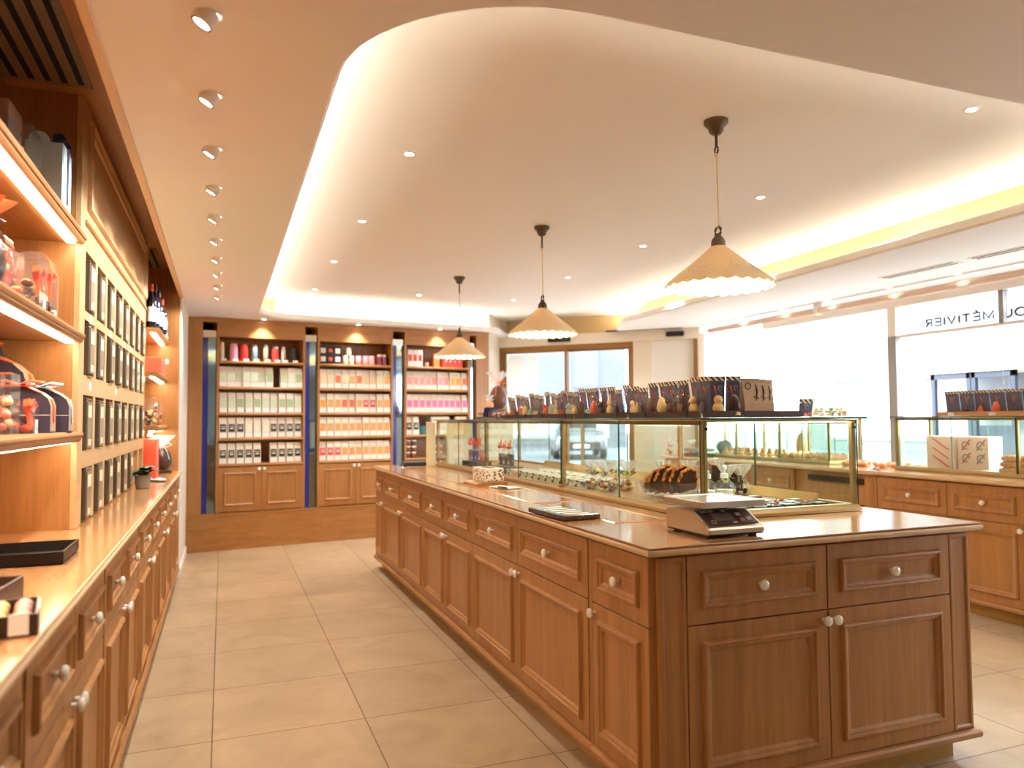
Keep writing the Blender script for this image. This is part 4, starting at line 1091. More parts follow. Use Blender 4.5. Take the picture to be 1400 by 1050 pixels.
# ------------------------------------------------------------------ inside the display case
ZF = CZ0 + .0135
def ribboned_bottle(label, x, y, z, m, grp):
    t = thing('sweets_bottle', label, 'bottle', (x, y, z), -PI / 2, grp)
    MB().loft([[(-.026, -.02, 0), (.026, -.02, 0), (.026, .02, 0), (-.026, .02, 0)], [(-.027, -.021, .10), (.027, -.021, .10), (.027, .021, .10), (-.027, .021, .10)], [(-.014, -.012, .125), (.014, -.012, .125), (.014, .012, .125), (-.014, .012, .125)], [(-.008, -.008, .140), (.008, -.008, .140), (.008, .008, .140), (-.008, .008, .140)]], 0, True, True).build('clear_bag', 'cello', t)
    MB().box(-.022, -.017, .004, .022, .017, .085, 0, .004).build('sweets', m, t)
    mb = MB()
    for s in (-1, 1):
        mb.ribbon([(0, -.012, .126), (s * .016, -.016, .14), (s * .03, -.014, .135), (s * .018, -.014, .125), (0, -.012, .126)], (0, 1, .2), .014)
        mb.ribbon([(0, -.012, .126), (s * .02, -.014, .15), (s * .028, -.012, .175 + .01 * s)], (0, 1, .2), .010)
    mb.build('ribbon', 'ribbon', t)
    bx('label', 'paper', -.014, -.0225, .015, .014, -.0212, .035, t)
    return t
def pbox(label, x0, x1, y0, y1, z0, z1, m, grp=None):
    t = thing('printed_box', label, 'box', (x0, y0, z0), 0, grp)
    MB().box(0, 0, 0, x1 - x0, y1 - y0, (z1 - z0) * .62, 0, .002).build('box_base', m, t)
    MB().box(-.0015, -.0015, (z1 - z0) * .62, x1 - x0 + .0015, y1 - y0 + .0015, z1 - z0, 0, .002).build('lid', m, t)
    return t
for i in range(2):
    pbox('brown printed box under the first bottle group at the far end, %s' % ['left one', 'right one'][i], 1.80, 1.92, 5.62 - .19 * i, 5.795 - .19 * i, ZF, ZF + .052, 'patternd', 'printed boxes under the bottles')
    pbox('brown printed box under the second bottle group, %s' % ['left one', 'right one'][i], 1.83, 1.95, 5.02 - .17 * i, 5.175 - .17 * i, ZF, ZF + .045, 'patternd', 'printed boxes under the bottles')
blu = mat('violet_sweets', (88, 82, 150), .4); gry = mat('slate_sweets', (96, 92, 104), .4); rd = mat('rosy_sweets', (206, 96, 90), .4)
for i, m in enumerate((rd, blu, blu, rd)):
    ribboned_bottle('clear bag of %s sweets with orange ribbon, far group, %s from far end' % (['rosy', 'violet', 'violet', 'rosy'][i], ORD[i]), 1.86, 5.74 - .085 * i, ZF + .0525, m, 'ribboned bags, far group')
for i in range(3):
    ribboned_bottle('clear bag of slate sweets with orange ribbon, nearer group, %s from far end' % ORD[i], 1.89, 5.12 - .095 * i, ZF + .0455, gry, 'ribboned bags, nearer group')
for i in range(11):
    y = 4.78 - .103 * i
    red = i in (1,)
    pbox('small printed chocolate box in the front case row%s, %s from far end' % (', orange print' if red else '', ORD[i]), 1.80, 1.93, y - .096, y, ZF, ZF + .042, 'patternr' if red else 'patternb', 'printed chocolate boxes in the row')
for i in range(9):
    y = 4.68 - .113 * i
    pbox('small printed chocolate box in the second case row, %s from far end' % ORD[i], 1.96, 2.09, y - .105, y, ZF, ZF + .040, 'patternb', 'printed chocolate boxes in the second row')
# gathered cellophane bags
def cello_bag(label, x, y, z, r=.05, fill='nut', flower='leafy', grp=None, tie='dkchoc'):
    t = thing('cellophane_bag', label, 'bag', (x, y, z), random.uniform(0, 6), grp)
    mb = MB()
    for q in range(22): 
        a = random.uniform(0, 6.28); rr = random.uniform(0, r * .62)
        mb.ell(rr * math.cos(a), rr * math.sin(a), .012 + .014 * (q // 7), .014, .011, .010, 8, q % 3, 5)
    mb.build('sweets', [fill, 'wchoc', 'choc'], t)
    MB().lathe([(r * .86, 0), (r, .02), (r * .95, .05), (r * .55, .078), (r * .2, .092)], 20, cap=False, wave=lambda a, k: .05 * math.sin(a * 7 + k)).build('clear_film', 'cello', t)
    MB().lathe([(r * .2, .092), (r * .35, .108), (r * .75, .135), (r * .95, .158)], 36, cap=False, wave=lambda a, k: .22 * math.sin(a * 9) * k / 3).build('gathered_top', 'cellow', t)
    mb = MB()
    for s in (-1, 1): mb.ribbon([(0, 0, .092), (s * .02, -.012, .104), (s * .042, -.006, .098), (s * .02, -.010, .086), (0, 0, .090)], (0, 1, .3), .013)
    mb.build('bow', tie, t)
    if flower:
        fb = MB()
        for q in range(6): fb.ell(.014 * math.cos(q * PI / 3), -.018 + .004, .094 + .014 * math.sin(q * PI / 3), .008, .004, .008, 8, 0, 5)
        fb.build('flower', flower, t)
    return t
P4 = [(1.83, 3.58), (1.845, 3.45), (1.955, 3.56), (1.965, 3.43)]
for i, (x, y) in enumerate(P4):
    cello_bag('gathered cellophane bag left of the chocolate bowl, %s' % ['nearest the glass at the left', 'nearest the bowl', 'at the back left', 'at the back beside the bowl'][i], x, y, ZF, .05, grp='cellophane bags left of the bowl')
for i, (x, y) in enumerate(((2.19, 2.905), (2.295, 2.935))):
    cello_bag('gathered cellophane bag with pale flower behind the scale, %s' % ['left one', 'right one'][i], x, y, ZF, .042, fill='dkchoc', grp='cellophane bags behind the scale')
for i, (x, y) in enumerate(((2.13, 3.36), (2.26, 3.32), (2.37, 3.23))):
    cello_bag('gathered cellophane bag behind the chocolate bowl, %s from left' % ORD[i], x, y, ZF, .040, flower=None, grp='cellophane bags behind the bowl')
# chocolate bark bowl
t = thing('glass_bowl', 'wide clear bowl under slabs of chocolate bark in the display case', 'bowl', (2.0, 3.08, ZF))
MB().lathe([(.085, 0), (.105, .004), (.138, .022), (.152, .078), (.148, .078), (.134, .023), (.100, .008), (.01, .006)], 36, cap=False).build('bowl', 'acrylic', t)
for i in range(6):
    a = thing('chocolate_bark', 'slab of chocolate bark with nut crust in the bowl, %s from left' % ORD[i], 'chocolate', (1.925 + .027 * i, 3.145 - .0215 * i, ZF + .030 + .003 * (i % 2)), 0, 'chocolate bark in the bowl')
    lean = R(14); a.rotation_euler = (R(10), lean, R(-80))
    out = [(-.062, 0), (.06, .004), (.068, .05), (.05, .112), (.01, .128), (-.04, .118), (-.07, .062)]
    sc = (.62, .84, 1.0, .92, .98, .86, .8)[i]
    MB().poly([(y * sc, z * sc) for y, z in out], 'x', -.007, .006).build('slab', 'dkchoc' if i % 3 else 'choc', a)
    mb = MB()
    pts = [(y * sc, z * sc) for y, z in out]
    for j in range(1, 6):
        y0_, z0_ = pts[j]; y1_, z1_ = pts[j + 1] if j < 6 else pts[0]
        for q in range(6):
            f_ = q / 6; mb.ell(random.uniform(-.004, .003), y0_ + (y1_ - y0_) * f_, z0_ + (z1_ - z0_) * f_, .008, .009, .008, 7, 0, 4)
    mb.build('nut_crust', 'nut', a)
t = thing('chocolate_block', 'thick dark chocolate piece behind the right edge of the bowl', 'chocolate', (2.285, 3.06, ZF), R(-20))
MB().poly([(-.07, 0), (.08, 0), (.09, .07), (.03, .125), (-.06, .15)], 'y', -.02, .02).build('block', 'dkchoc', t)
mb = MB()
for q in range(10): mb.ell(-.06 + .003 * q, 0, .15 - .0002 * q, .01, .02, .008, 7, 0, 4)
mb.build('nut_crust', 'nut', t)
# soap dispenser bottles
for i, (x, y) in enumerate(((1.955, 2.735), (2.045, 2.735))):
    t = thing('pump_bottle', 'clear glass bottle with white pump behind the scale, %s' % ['left one', 'right one with the tall pump'][i], 'bottle', (x, y, ZF), R(-30), 'pump bottles')
    MB().lathe([(.038, 0), (.041, .004), (.041, .075), (.032, .100), (.014, .110), (.014, .120)], 24).build('bottle', 'acrylic', t)
    MB().lathe([(.035, .004), (.035, .066)], 20).build('liquid', mat('milky_liquid', (240, 236, 226), .3) if i == 0 else bpy.data.materials['milky_liquid'], t)
    pm_ = MB().lathe([(.017, .116), (.017, .136), (.006, .138), (.006, .166 if i else .146)], 14); 
    pm_.box(-.008, -.036, .156 if i else .138, .008, .012, .172 if i else .152, 0, .003); pm_.build('pump', 'paper', t)
# tray of chocolate bars at the near end of the case
t = thing('chocolate_board', 'flat wooden board of chocolates at the near end of the display case', 'board', (1.83, 2.475, ZF)); MB().box(0, 0, 0, .60, .46, .007, 0, .002).build('board', 'oak_x', t)
rw = [('dkchoc', 2.50, 7), ('choc', 2.57, 7), ('dkchoc', 2.64, 7), ('choc', 2.82, 6), ('dkchoc', 2.88, 6)]
RWN = ['front row', 'second row', 'third row', 'fourth row', 'back row']
for r, (m, y, c) in enumerate(rw):
    for i in range(c):
        x = 1.855 + .080 * i
        t = thing('chocolate_bar', 'small chocolate bar on the board, %s, %s from left' % (RWN[r], ORD[i]), 'chocolate', (x, y, ZF + .0075), R(random.uniform(-4, 4)), 'chocolate bars on the board')
        MB().box(0, 0, 0, .066, .052, .010, 0, .003).build('bar', m, t)
        if (i + r) % 2 == 0: MB().box(.014, .012, .0101, .054, .04, .0112).build('label', 'paper', t)
        else:
            mb = MB()
            for q in range(7): mb.ell(random.uniform(.012, .054), random.uniform(.01, .042), .0115, .006, .005, .004, 7, 0, 4)
            mb.build('nut_topping', 'nut', t)
bd = thing('back_ledge', 'angled brass ledge along the right side inside the display case', 'ledge', (2.44, 2.62, ZF))
MB().poly([(-.018, 0), (.016, .0), (.016, .042), (.012, .042)], 'y', 0, 3.0).build('ledge', 'brass', bd)

# ------------------------------------------------------------------ on the island worktop
# counter scale
t = thing('counter_scale', 'steel counter scale with dark keypad at the near corner of the island', 'scale', (1.585, 2.182, .8625), R(0))
w2, bk_, fr = .112, .125, -.128
prof = [(bk_, .012), (bk_, .072), (bk_ - .01, .084), (-.035, .084), (fr + .006, .034), (fr, .028), (fr, .014), (fr + .006, .012)]
rings = []
for x, s in ((-w2, .93), (-w2 + .006, 1), (w2 - .006, 1), (w2, .93)):
    rings.append([(x, y if s == 1 else y * .97, .012 + (z - .012) * s) for y, z in prof])
MB().loft(rings, 0, True, True).build('housing', 'steelw', t)
MB().poly([(bk_ - .006, .006), (bk_ - .004, .013), (fr + .004, .013), (fr + .01, .006)], 'x', -w2 + .003, w2 - .003).build('base_plate', 'black', t)
for x in (-.085, .085):
    for y in (-.095, .095): MB().lathe([(.014, 0), (.014, .008)], 14).build('foot', 'black', t, loc=(x, y, 0))
# sloping keypad
ky0, kz0, ky1, kz1 = fr + .014, .041, -.040, .0805
def kp(u, v, h):  # u across, v 0..1 up the slope
    nx = Vector((0, -(kz1 - kz0), (ky1 - ky0))).normalized()
    return (u, ky0 + (ky1 - ky0) * v + nx.y * h, kz0 + (kz1 - kz0) * v + nx.z * h)
def patch(u0, u1, v0, v1, h0, h1): return MB().rects(u0, u1, v0, v1, [(0, h0), (0, h1)], kp)
K = patch(-.098, .098, .03, .97, -.001, .0016).build('keypad', mat('keypad_brown', (92, 72, 64), .4), t)
patch(-.058, .016, .28, .76, .0016, .0022).build('display_screen', mat('lcd_grey', (156, 148, 132), .3), K)
patch(-.060, .018, .26, .78, .0014, .0018).build('screen_frame', 'grey', K)
for u, v, c in ((.046, .62, 'paper'), (.046, .26, 'pinkkey'), (.074, .30, 'paper')):
    if c == 'pinkkey': M['pinkkey'] = mat('rosy_key', (220, 160, 150), .4)
    patch(u - .009, u + .009, v - .10, v + .10, .0016, .0026).build('key', c, K)
for u, v in ((-.008, .90), (.0, .12)):
    for q in range(4): patch(u + q * .0045, u + q * .0045 + .003, v - .07, v + .07, .0016, .0021).build('mark_bar', 'paper', K)
rg = MB().tube([Vector(kp(-.072 + .008 * math.cos(a), .2 + .11 * math.sin(a), .002)) for a in [q * 2 * PI / 16 for q in range(17)]], .0009, 5); rg.build('button_ring', 'paper', K)
cu = bpy.data.curves.new('scale_lettering', 'FONT'); cu.body = 'GRAM'; cu.size = .019; cu.extrude = .0002; cu.offset = .0004
tmp = bpy.data.objects.new('tmp', cu); COL.objects.link(tmp); bpy.context.view_layer.update()
me = bpy.data.meshes.new_from_object(tmp.evaluated_get(bpy.context.evaluated_depsgraph_get())); bpy.data.objects.remove(tmp)
lo = bpy.data.objects.new('lettering', me); COL.objects.link(lo); me.materials.clear(); me.materials.append(M['paper']); lo.parent = K
lo.location = kp(-.090, .84, .0019); lo.rotation_euler = (math.atan2(kz1 - kz0, ky1 - ky0), 0, 0)
MB().lathe([(.05, .083), (.046, .094), (.04, .098)], 24).build('platter_support', 'black', t)
MB().rects(-.122, .122, -.118, .122, [(.004, .096), (0, .098), (0, .116), (.002, .119), (.008, .119), (.010, .1165), (.03, .1165), (.031, .1158)], lambda u, v, h: (u, v, h)).build('platter', 'steel', t)
# flat dark chocolate assortment box
t = thing('assortment_box', 'flat dark printed box with shiny cover lying on the island worktop', 'box', (1.205 + .09, 2.79, .8659), R(4))
MB().box(-.082, -.155, 0, .082, .155, .016, 0, .002).build('tray', 'patternd', t)
MB().box(-.080, -.153, .0162, .080, .153, .0185, 0, .001).build('cover', mat('olive_gloss_cover', (120, 112, 84), .12, coat=.6), t)
for i in range(5): MB().box(-.06, -.125 + .055 * i, .0186, .05, -.102 + .055 * i, .0196).build('pale_band', 'paper', t)
# tissue box on a wooden stand
t = thing('wooden_stand', 'low wooden stand with open front under the printed tissue box', 'stand', (1.492, 4.30, .8634), R(0))
MB().poly([(-.11, 0), (.09, 0), (.09, .022), (-.06, .022), (-.11, .014)], 'y', -.12, .12).build('stand', 'oak_y', t)
t = thing('tissue_box', 'cream printed box with an open slot on top on the island worktop', 'box', (1.505, 4.32, .8856), R(0))
MB().box(-.062, -.11, 0, .062, .11, .078, 0, .003).build('box', 'pattern', t)
MB().poly([(.036 * math.cos(a), .08 * math.sin(a)) for a in [q * 2 * PI / 20 for q in range(20)]], 'z', .0775, .0787).build('slot', 'hole', t)
t = thing('pen_tray', 'small pale card with a dark pen beside the printed box', 'card', (1.50, 4.02, .8662), R(18)); MB().box(-.045, -.09, 0, .045, .09, .006, 0, .002).build('card', 'paper', t); MB().tube([(-.05, -.085, .008), (-.046, .0, .008)], .004, 8).build('pen', 'black', t)
t = thing('twine', 'short loose piece of brown string on the worktop by the wooden stand', 'string', (1.335, 4.42, .8662)); MB().tube([(0, 0, .0025), (.015, -.03, .0025), (.03, -.05, .004), (.042, -.09, .0025), (.02, -.02, .003)], .0022, 6).build('strand', 'traybrown', t)
# ------------------------------------------------------------------ things on the left counter and shelves
M['blacktray'] = mat('black_lacquer', (20, 14, 12), .45, spec=.25)
t = thing('serving_tray', 'shallow black lacquer tray on the left counter below the nearest shelves', 'tray', (-.86, 2.40, .8625))
MB().rects(0, .452, 0, .238, [(.004, 0), (.004, .001), (0, .006), (0, .036), (.006, .036), (.010, .008)], lambda u, v, h: (u, v, h)).build('tray_body', 'blacktray', t)
# near-left blurred chocolate boxes
for i, (x, y, rz, lab) in enumerate(((-.48, 1.885, -4, 'dark open box of wrapped sweets at the lower left edge, behind the others'), (-.395, 1.70, 10, 'dark open box with pale sleeves at the left counter edge, nearest the aisle'), (-.445, 1.52, 4, 'dark open box of sweets at the very left edge, nearest the camera'))):
    t = thing('sweets_box', lab, 'box', (x, y, .8625), R(rz), 'open dark boxes on the near left counter')
    h = .055 if i == 0 else .04
    MB().rects(-.065, .065, -.08, .08, [(0, 0), (0, h), (.004, h), (.006, .006)], lambda u, v, hh: (u, v, hh)).build('box', 'darkbrown', t)
    mb = MB()
    for q in range(9): mb.ell(-.04 + .04 * (q % 3), -.05 + .05 * (q // 3), .026 if i == 0 else .03, .017, .02, .014, 10, q % 3, 6)
    mb.build('sweets', ['choc', 'wchoc', 'pinkkey'], t)
    if i: 
        for q in (-.035, .035): MB().box(q - .016, -.0815, .004, q + .016, -.0798, h + .003).build('pale_sleeve', 'paper', t)
        MB().box(.0648, -.05, .004, .0665, .05, h + .002).build('pale_sleeve', 'paper', t)
# potted plant
t = thing('potted_plant', 'small dark-leaved plant in a grey pot on the left counter by the tins', 'plant', (-.440, 4.94, .8625))
MB().lathe([(.032, 0), (.038, .004), (.046, .078), (.041, .078), (.037, .06), (.01, .058)], 24, cap=True).build('pot', 'pot', t)
lf = MB()
for q in range(13):
    a = -2.0 + (q * 2.4) % 4.0; el = .35 + .5 * ((q * 37) % 10) / 10; L = .085 + .04 * ((q * 13) % 5) / 5
    d = Vector((math.cos(a) * math.cos(el), math.sin(a) * math.cos(el), math.sin(el)))
    s = d.cross(Vector((0, 0, 1))).normalized(); nn = s.cross(d)
    b0 = Vector((0, 0, .06)) + d * .02
    ctr = [b0 + d * L * f + nn * (.022 * math.sin(f * PI) ) - Vector((0, 0, .02 * f * f)) for f in (0, .25, .5, .75, 1)]
    wd = [.004, .024, .031, .022, .002]
    up = nn * .0012
    lf.loft([[tuple(c + s * w_ + up), tuple(c + up * 2.5), tuple(c - s * w_ + up), tuple(c - up)] for c, w_ in zip(ctr, wd)], 0, True, True, True)
lf.build('leaves', 'leaf', t)
st_ = MB()
for q in range(5): st_.tube([(0, 0, .05), (.01 * math.cos(q * 1.3), .01 * math.sin(q * 1.3), .09)], .003, 6)
st_.build('stem', 'leaf', t)
t = thing('foil_packet', 'flat silvery packet lying on the left counter beyond the plant', 'packet', (-.41, 5.52, .8625), R(20))
MB().ell(0, 0, .011, .05, .14, .011, 18).build('packet', 'ribbonw', t); MB().ell(-.012, -.02, .021, .022, .05, .005, 12).build('print', 'choc', t)
# far niche contents
def wrapped_egg(label, loc, r=.07, h=.17, egg='dkchoc', grp=None, top='cellow', bow='ribbonw', base='traybrown'):
    t = thing('wrapped_egg', label, 'chocolate egg', loc, 0, grp)
    MB().lathe([(r * .75, 0), (r * .8, .02), (r * .55, .024)], 20).build('stand', base, t)
    MB().ell(0, 0, .02 + h * .45, r * .78, r * .78, h * .47, 22, 0, 14, egg=.16).build('chocolate_egg', egg, t)
    MB().lathe([(r * .85, .018), (r, h * .35), (r * .9, h * .7), (r * .3, h * 1.05), (r * .18, h * 1.1)], 26, cap=False, wave=lambda a, k: .04 * math.sin(a * 8)).build('clear_film', 'cello', t)
    MB().lathe([(r * .18, h * 1.1), (r * .35, h * 1.2), (r * .8, h * 1.42), (r * .9, h * 1.5)], 32, cap=False, wave=lambda a, k: .2 * math.sin(a * 7) * k / 3).build('gathered_top', top, t)
    mb = MB()
    for s in (-1, 1):
        mb.ribbon([(0, -r * .2, h * 1.1), (s * r * .5, -r * .3, h * 1.2), (s * r * .8, -r * .3, h * 1.13), (s * r * .4, -r * .3, h * 1.05), (0, -r * .2, h * 1.09)], (0, 1, .3), .016)
        mb.ribbon([(0, -r * .22, h * 1.1), (s * r * .4, -r * .7, h * .9), (s * r * .6, -r * .95, h * .6)], (0, 1, .4), .012)
    mb.build('bow', bow, t)
    return t
t = thing('gift_box', 'tall coral gift box on the left counter in the far niche', 'gift box', (-.50, 5.98, .8625), 0)
MB().box(-.06, -.14, 0, .06, .14, .27, 0, .003).build('box', 'coral', t); MB().box(-.061, -.022, 0, .0615, .002, .271).build('ribbon', 'ribbonw', t)
mb = MB()
for s in (-1, 1): mb.ribbon([(0, -.01, .275), (.01, s * .04, .31), (.01, s * .07, .29), (.0, s * .03, .278), (0, -.01, .276)], (1, 0, .2), .03)
mb.build('bow', 'ribbonw', t)
wrapped_egg('dark wrapped chocolate egg on the left counter beside the coral box', (-.43, 6.32, .8625), .085, .19, bow='ribbonw')
t = thing('gift_box', 'low coral gift box on the third shelf of the far niche', 'gift box', (-.52, 6.24, 1.6005), 0)
MB().box(-.09, -.16, 0, .09, .16, .13, 0, .003).build('box', 'coral', t)
mb = MB(); mb.ribbon([(.092, .10, .13), (.096, .10, .06), (.092, .10, .0)], (0, 1, 0), .02)
for s in (-1, 1): mb.ribbon([(.094, .10, .11), (.11, .10 + s * .03, .13), (.115, .10 + s * .045, .10), (.10, .10 + s * .02, .095), (.094, .10, .11)], (1, 0, .3), .02)
mb.build('bow', 'ribbonw', t)
def clear_gift(label, loc, w=.10, d=.10, h=.17, fill=('choc', 'wchoc', 'nut'), bow=None, dome=False, tagm=True, fh=.5, grp='clear gift boxes', rz=0, n=18):
    t = thing('clear_gift_box', label, 'gift box', loc, rz, grp)
    if dome: MB().loft([[(-w / 2, -d / 2, 0), (w / 2, -d / 2, 0), (w / 2, d / 2, 0), (-w / 2, d / 2, 0)], [(-w / 2, -d / 2, h * .72), (w / 2, -d / 2, h * .72), (w / 2, d / 2, h * .72), (-w / 2, d / 2, h * .72)], [(-w * .42, -d * .42, h * .9), (w * .42, -d * .42, h * .9), (w * .42, d * .42, h * .9), (-w * .42, d * .42, h * .9)], [(-w * .25, -d * .25, h), (w * .25, -d * .25, h), (w * .25, d * .25, h), (-w * .25, d * .25, h)]], 0, True, True).build('clear_case', 'acrylic', t)
    else: MB().box(-w / 2, -d / 2, 0, w / 2, d / 2, h, 0, .002).build('clear_case', 'acrylic', t)
    mb = MB()
    for q in range(n):
        mb.ell(random.uniform(-.36, .36) * w, random.uniform(-.36, .36) * d, .012 + h * fh * q / n, .017, .017, .012, 9, q % len(fill), 5)
    mb.build('sweets', list(fill), t)
    if bow:
        mb = MB(); z = h * (fh + .14)
        for s in (-1, 1):
            mb.ribbon([(w * .3, 0, z), (w * .36, s * .03, z + .03), (w * .40, s * .05, z + .01), (w * .36, s * .025, z - .008), (w * .3, 0, z)], (1, 0, .3), .018)
            mb.ribbon([(w * .3, 0, z), (w * .40, s * .018, z - .03), (w * .42, s * .03, z - .06)], (1, 0, .3), .012)
        mb.build('bow', bow, t)
    if tagm: MB().poly([(-.014, 0), (.014, 0), (.014, .042), (-.014, .042)], 'x', w / 2 + .001, w / 2 + .003).build('tag', 'paper', t); MB().poly([(-.006, .008), (.006, .008), (.003, .034), (-.004, .03)], 'x', w / 2 + .003, w / 2 + .0035).build('red_motif', 'red', t)
    return t
clear_gift('clear box of nut sweets on the lowest shelf of the far niche, nearer one', (-.48, 5.86, 1.2255), .10, .10, .20, ('choc', 'wchoc', 'nut'), 'ribbonw', tagm=False)
clear_gift('clear box of pale sweets on the lowest shelf of the far niche, second one', (-.49, 6.05, 1.2255), .10, .10, .15, ('wchoc', 'mint', 'choc'), None, tagm=False)
clear_gift('clear box of brown sweets, lowest far-niche shelf, nearest the white wall', (-.47, 6.27, 1.2255), .10, .10, .16, ('choc', 'nut', 'dkchoc'), None, tagm=False)
# bottles on the far top shelf
bg = {k: mat('bottle_' + k, v, .12, coat=.4) for k, v in dict(dark=(26, 24, 30), green=(34, 52, 36), amber=(120, 70, 30), gold=(200, 160, 70), clearish=(196, 196, 186), blue=(36, 40, 84)).items()}
bt = [('dark', .033, .31, 'paper', 5.76), ('clearish', .035, .20, 'grey', 5.83), ('blue', .034, .33, 'paper', 5.90), ('amber', .034, .29, 'red', 5.97), ('dark', .035, .31, 'paper', 6.04), ('gold', .026, .34, 'paper', 6.11), ('dark', .035, .27, 'paper', 6.18), ('amber', .03, .24, 'paper', 6.25), ('clearish', .022, .19, 'navy', 6.31)]
for i, (k, r, h, lab, y) in enumerate(bt):
    t = thing('bottle', '%s glass bottle on the top shelf of the far niche, %s from the near end' % (dict(dark='dark', clearish='clear', blue='blue', amber='amber', gold='gold')[k], ORD[i]), 'bottle', (-.478 + .055 * (y - 5.76) / .6 - .03 * (i % 2), y, 1.9055), 0, 'bottles on the top shelf of the far niche')
    MB().lathe([(r * .9, 0), (r, .006), (r, h * .58), (r * .7, h * .68), (r * .36, h * .75), (r * .34, h * .95), (r * .4, h * .955), (r * .4, h)], 20).build('glass_body', bg[k], t)
    MB().lathe([(r * 1.01, h * .15), (r * 1.01, h * .48)], 20, cap=False).build('label', lab, t)
    MB().lathe([(r * .42, h * .84), (r * .42, h * 1.005), (r * .3, h * 1.006)], 16).build('capsule', ['gold' if 0 else 'ribbon', 'black', 'darkbrown'][i % 3], t)
for i in range(4):
    t = thing('miniature_bottle', 'tiny bottle at the end of the far top shelf, %s from the near end' % ORD[i], 'bottle', (-.43, 6.38 + .05 * i, 1.9055), 0, 'tiny bottles on the far top shelf')
    MB().lathe([(.012, 0), (.013, .003), (.013, .03), (.005, .04), (.005, .055)], 12).build('glass_body', bg['amber'], t); MB().lathe([(.0132, .008), (.0132, .026)], 12, cap=False).build('label', 'paper', t)
# nearest niche: upper shelf
bluebox = mat('pale_blue_card', (168, 192, 206), .5); bluel = mat('light_blue_card', (198, 226, 242), .5)
t = thing('gift_box', 'pale blue gift box with dark bow on the topmost near shelf', 'gift box', (-.575, 2.95, 1.9585), 0)
MB().box(-.055, -.07, 0, .06, .07, .245, 0, .003).build('box', bluebox, t); MB().box(.06, -.066, .004, .0612, .066, .24).build('front_face', bluel, t)
MB().poly([(-.012 + .032 * math.cos(a), .243 + .034 * math.sin(a)) for a in [q * PI / 12 for q in range(13)]], 'y', -.071, -.066).build('round_tab', bluebox, t)
mb = MB().box(.0613, -.012, .05, .063, .012, .245)
for s in (-1, 1): mb.ribbon([(.03, 0, .247), (.035, s * .035, .285), (.05, s * .05, .262), (.045, s * .02, .248), (.03, 0, .247)], (1, 0, .2), .03)
mb.ribbon([(.03, 0, .25), (.062, .02, .246), (.07, .03, .22)], (0, 1, 0), .018)
mb.build('bow', 'navy', t)
clear_gift('clear box with orange tissue and red tag on the topmost near shelf', (-.63, 2.77, 1.9585), .12, .15, .235, ('orange', 'coral', 'wchoc'), None, fh=.8, n=16)
clear_gift('clear box with orange tissue, leftmost on the topmost near shelf', (-.64, 2.55, 1.9585), .12, .15, .225, ('coral', 'orange', 'choc'), None, fh=.8, n=16)
# middle shelf
wrapped_egg('dark chocolate egg in clear wrap with black bow on the middle near shelf', (-.60, 2.30, 1.5885), .08, .17, egg='dkchoc', bow='navy', top='orange')
clear_gift('clear dome of chocolates with orange bow on the middle near shelf, leftmost', (-.62, 2.475, 1.5885), .11, .11, .21, ('coral', 'choc', 'wchoc'), 'ribbon', dome=True)
clear_gift('clear box of chocolates with orange tissue on the middle near shelf, centre one', (-.57, 2.63, 1.5885), .11, .12, .17, ('choc', 'coral', 'wchoc'), 'ribbon')
clear_gift('tall clear box on the middle near shelf behind the orange bow', (-.66, 2.76, 1.5885), .11, .11, .20, ('choc', 'dkchoc', 'coral'), None)
clear_gift('clear dome with orange bow nearest the tin rack on the middle near shelf', (-.60, 2.93, 1.5885), .12, .13, .24, ('dkchoc', 'choc', 'dkchoc'), 'ribbon', dome=True)
# lowest shelf: plum ballotins
def ballotin(label, loc, w, d, h, rz=0, bow='ribbon', bow2=None):
    t = thing('ballotin_box', label, 'gift box', loc, rz, 'plum ballotin boxes')
    # w along y (front face looks to -y), d along x
    q = [(-w / 2, 0), (w / 2, 0), (w / 2, h * .52), (w * .46, h * .66), (w * .32, h * .78), (w * .14, h * .86), (w * .07, h), (-w * .07, h), (-w * .14, h * .86), (-w * .32, h * .78), (-w * .46, h * .66), (-w / 2, h * .52)]
    MB().poly(q, 'y', -d / 2, d / 2).build('box', 'plum', t)
    mb = MB(); mb.loft([[(x, -d / 2 + .004, z + .0012), (x, d / 2 - .004, z + .0012)] for x, z in [(w / 2 + .0012, h * .02), (w / 2 + .0012, h * .52), (w * .46, h * .66), (w * .32, h * .78), (w * .14, h * .86)]], 0, closed=False)
    mb.build('kraft_side', 'kraft', t)
    MB().box(-w / 2, -d / 2 - .0012, h * .335, w / 2, -d / 2, h * .35).build('pale_line', 'cream', t)
    mb = MB()
    for s in (-1, 1):
        mb.ribbon([(.0, -d / 2 - .002, h * .93), (s * .035, -d / 2 - .02, h * 1.0), (s * .07, -d / 2 - .015, h * .97), (s * .04, -d / 2 - .01, h * .9), (0, -d / 2 - .002, h * .92)], (0, 1, .3), .022)
    mb.ribbon([(.01, -d / 2 - .002, h * .92), (.04, -d / 2 - .006, h * .84), (w * .36, -d / 2 + .01, h * .77)], (0, 1, .3), .016)
    mb.ribbon([(w * .47, 0, h * .66), (w / 2 + .003, 0, h * .5), (w / 2 + .004, .005, h * .2)], (0, 1, 0), .02)
    mb.build('bow', bow, t)
    return t
ballotin('large plum ballotin box with orange bow on the lowest near shelf', (-.768, 3.07, 1.2225), .275, .16, .308)
ballotin('smaller plum ballotin box with orange bow at the right of the lowest near shelf', (-.60, 2.80, 1.2225), .17, .09, .165)
ballotin('smaller plum ballotin box with silver bow nearest the tin rack on the lowest near shelf', (-.572, 2.94, 1.2225), .17, .09, .165, 0, 'ribbonw')
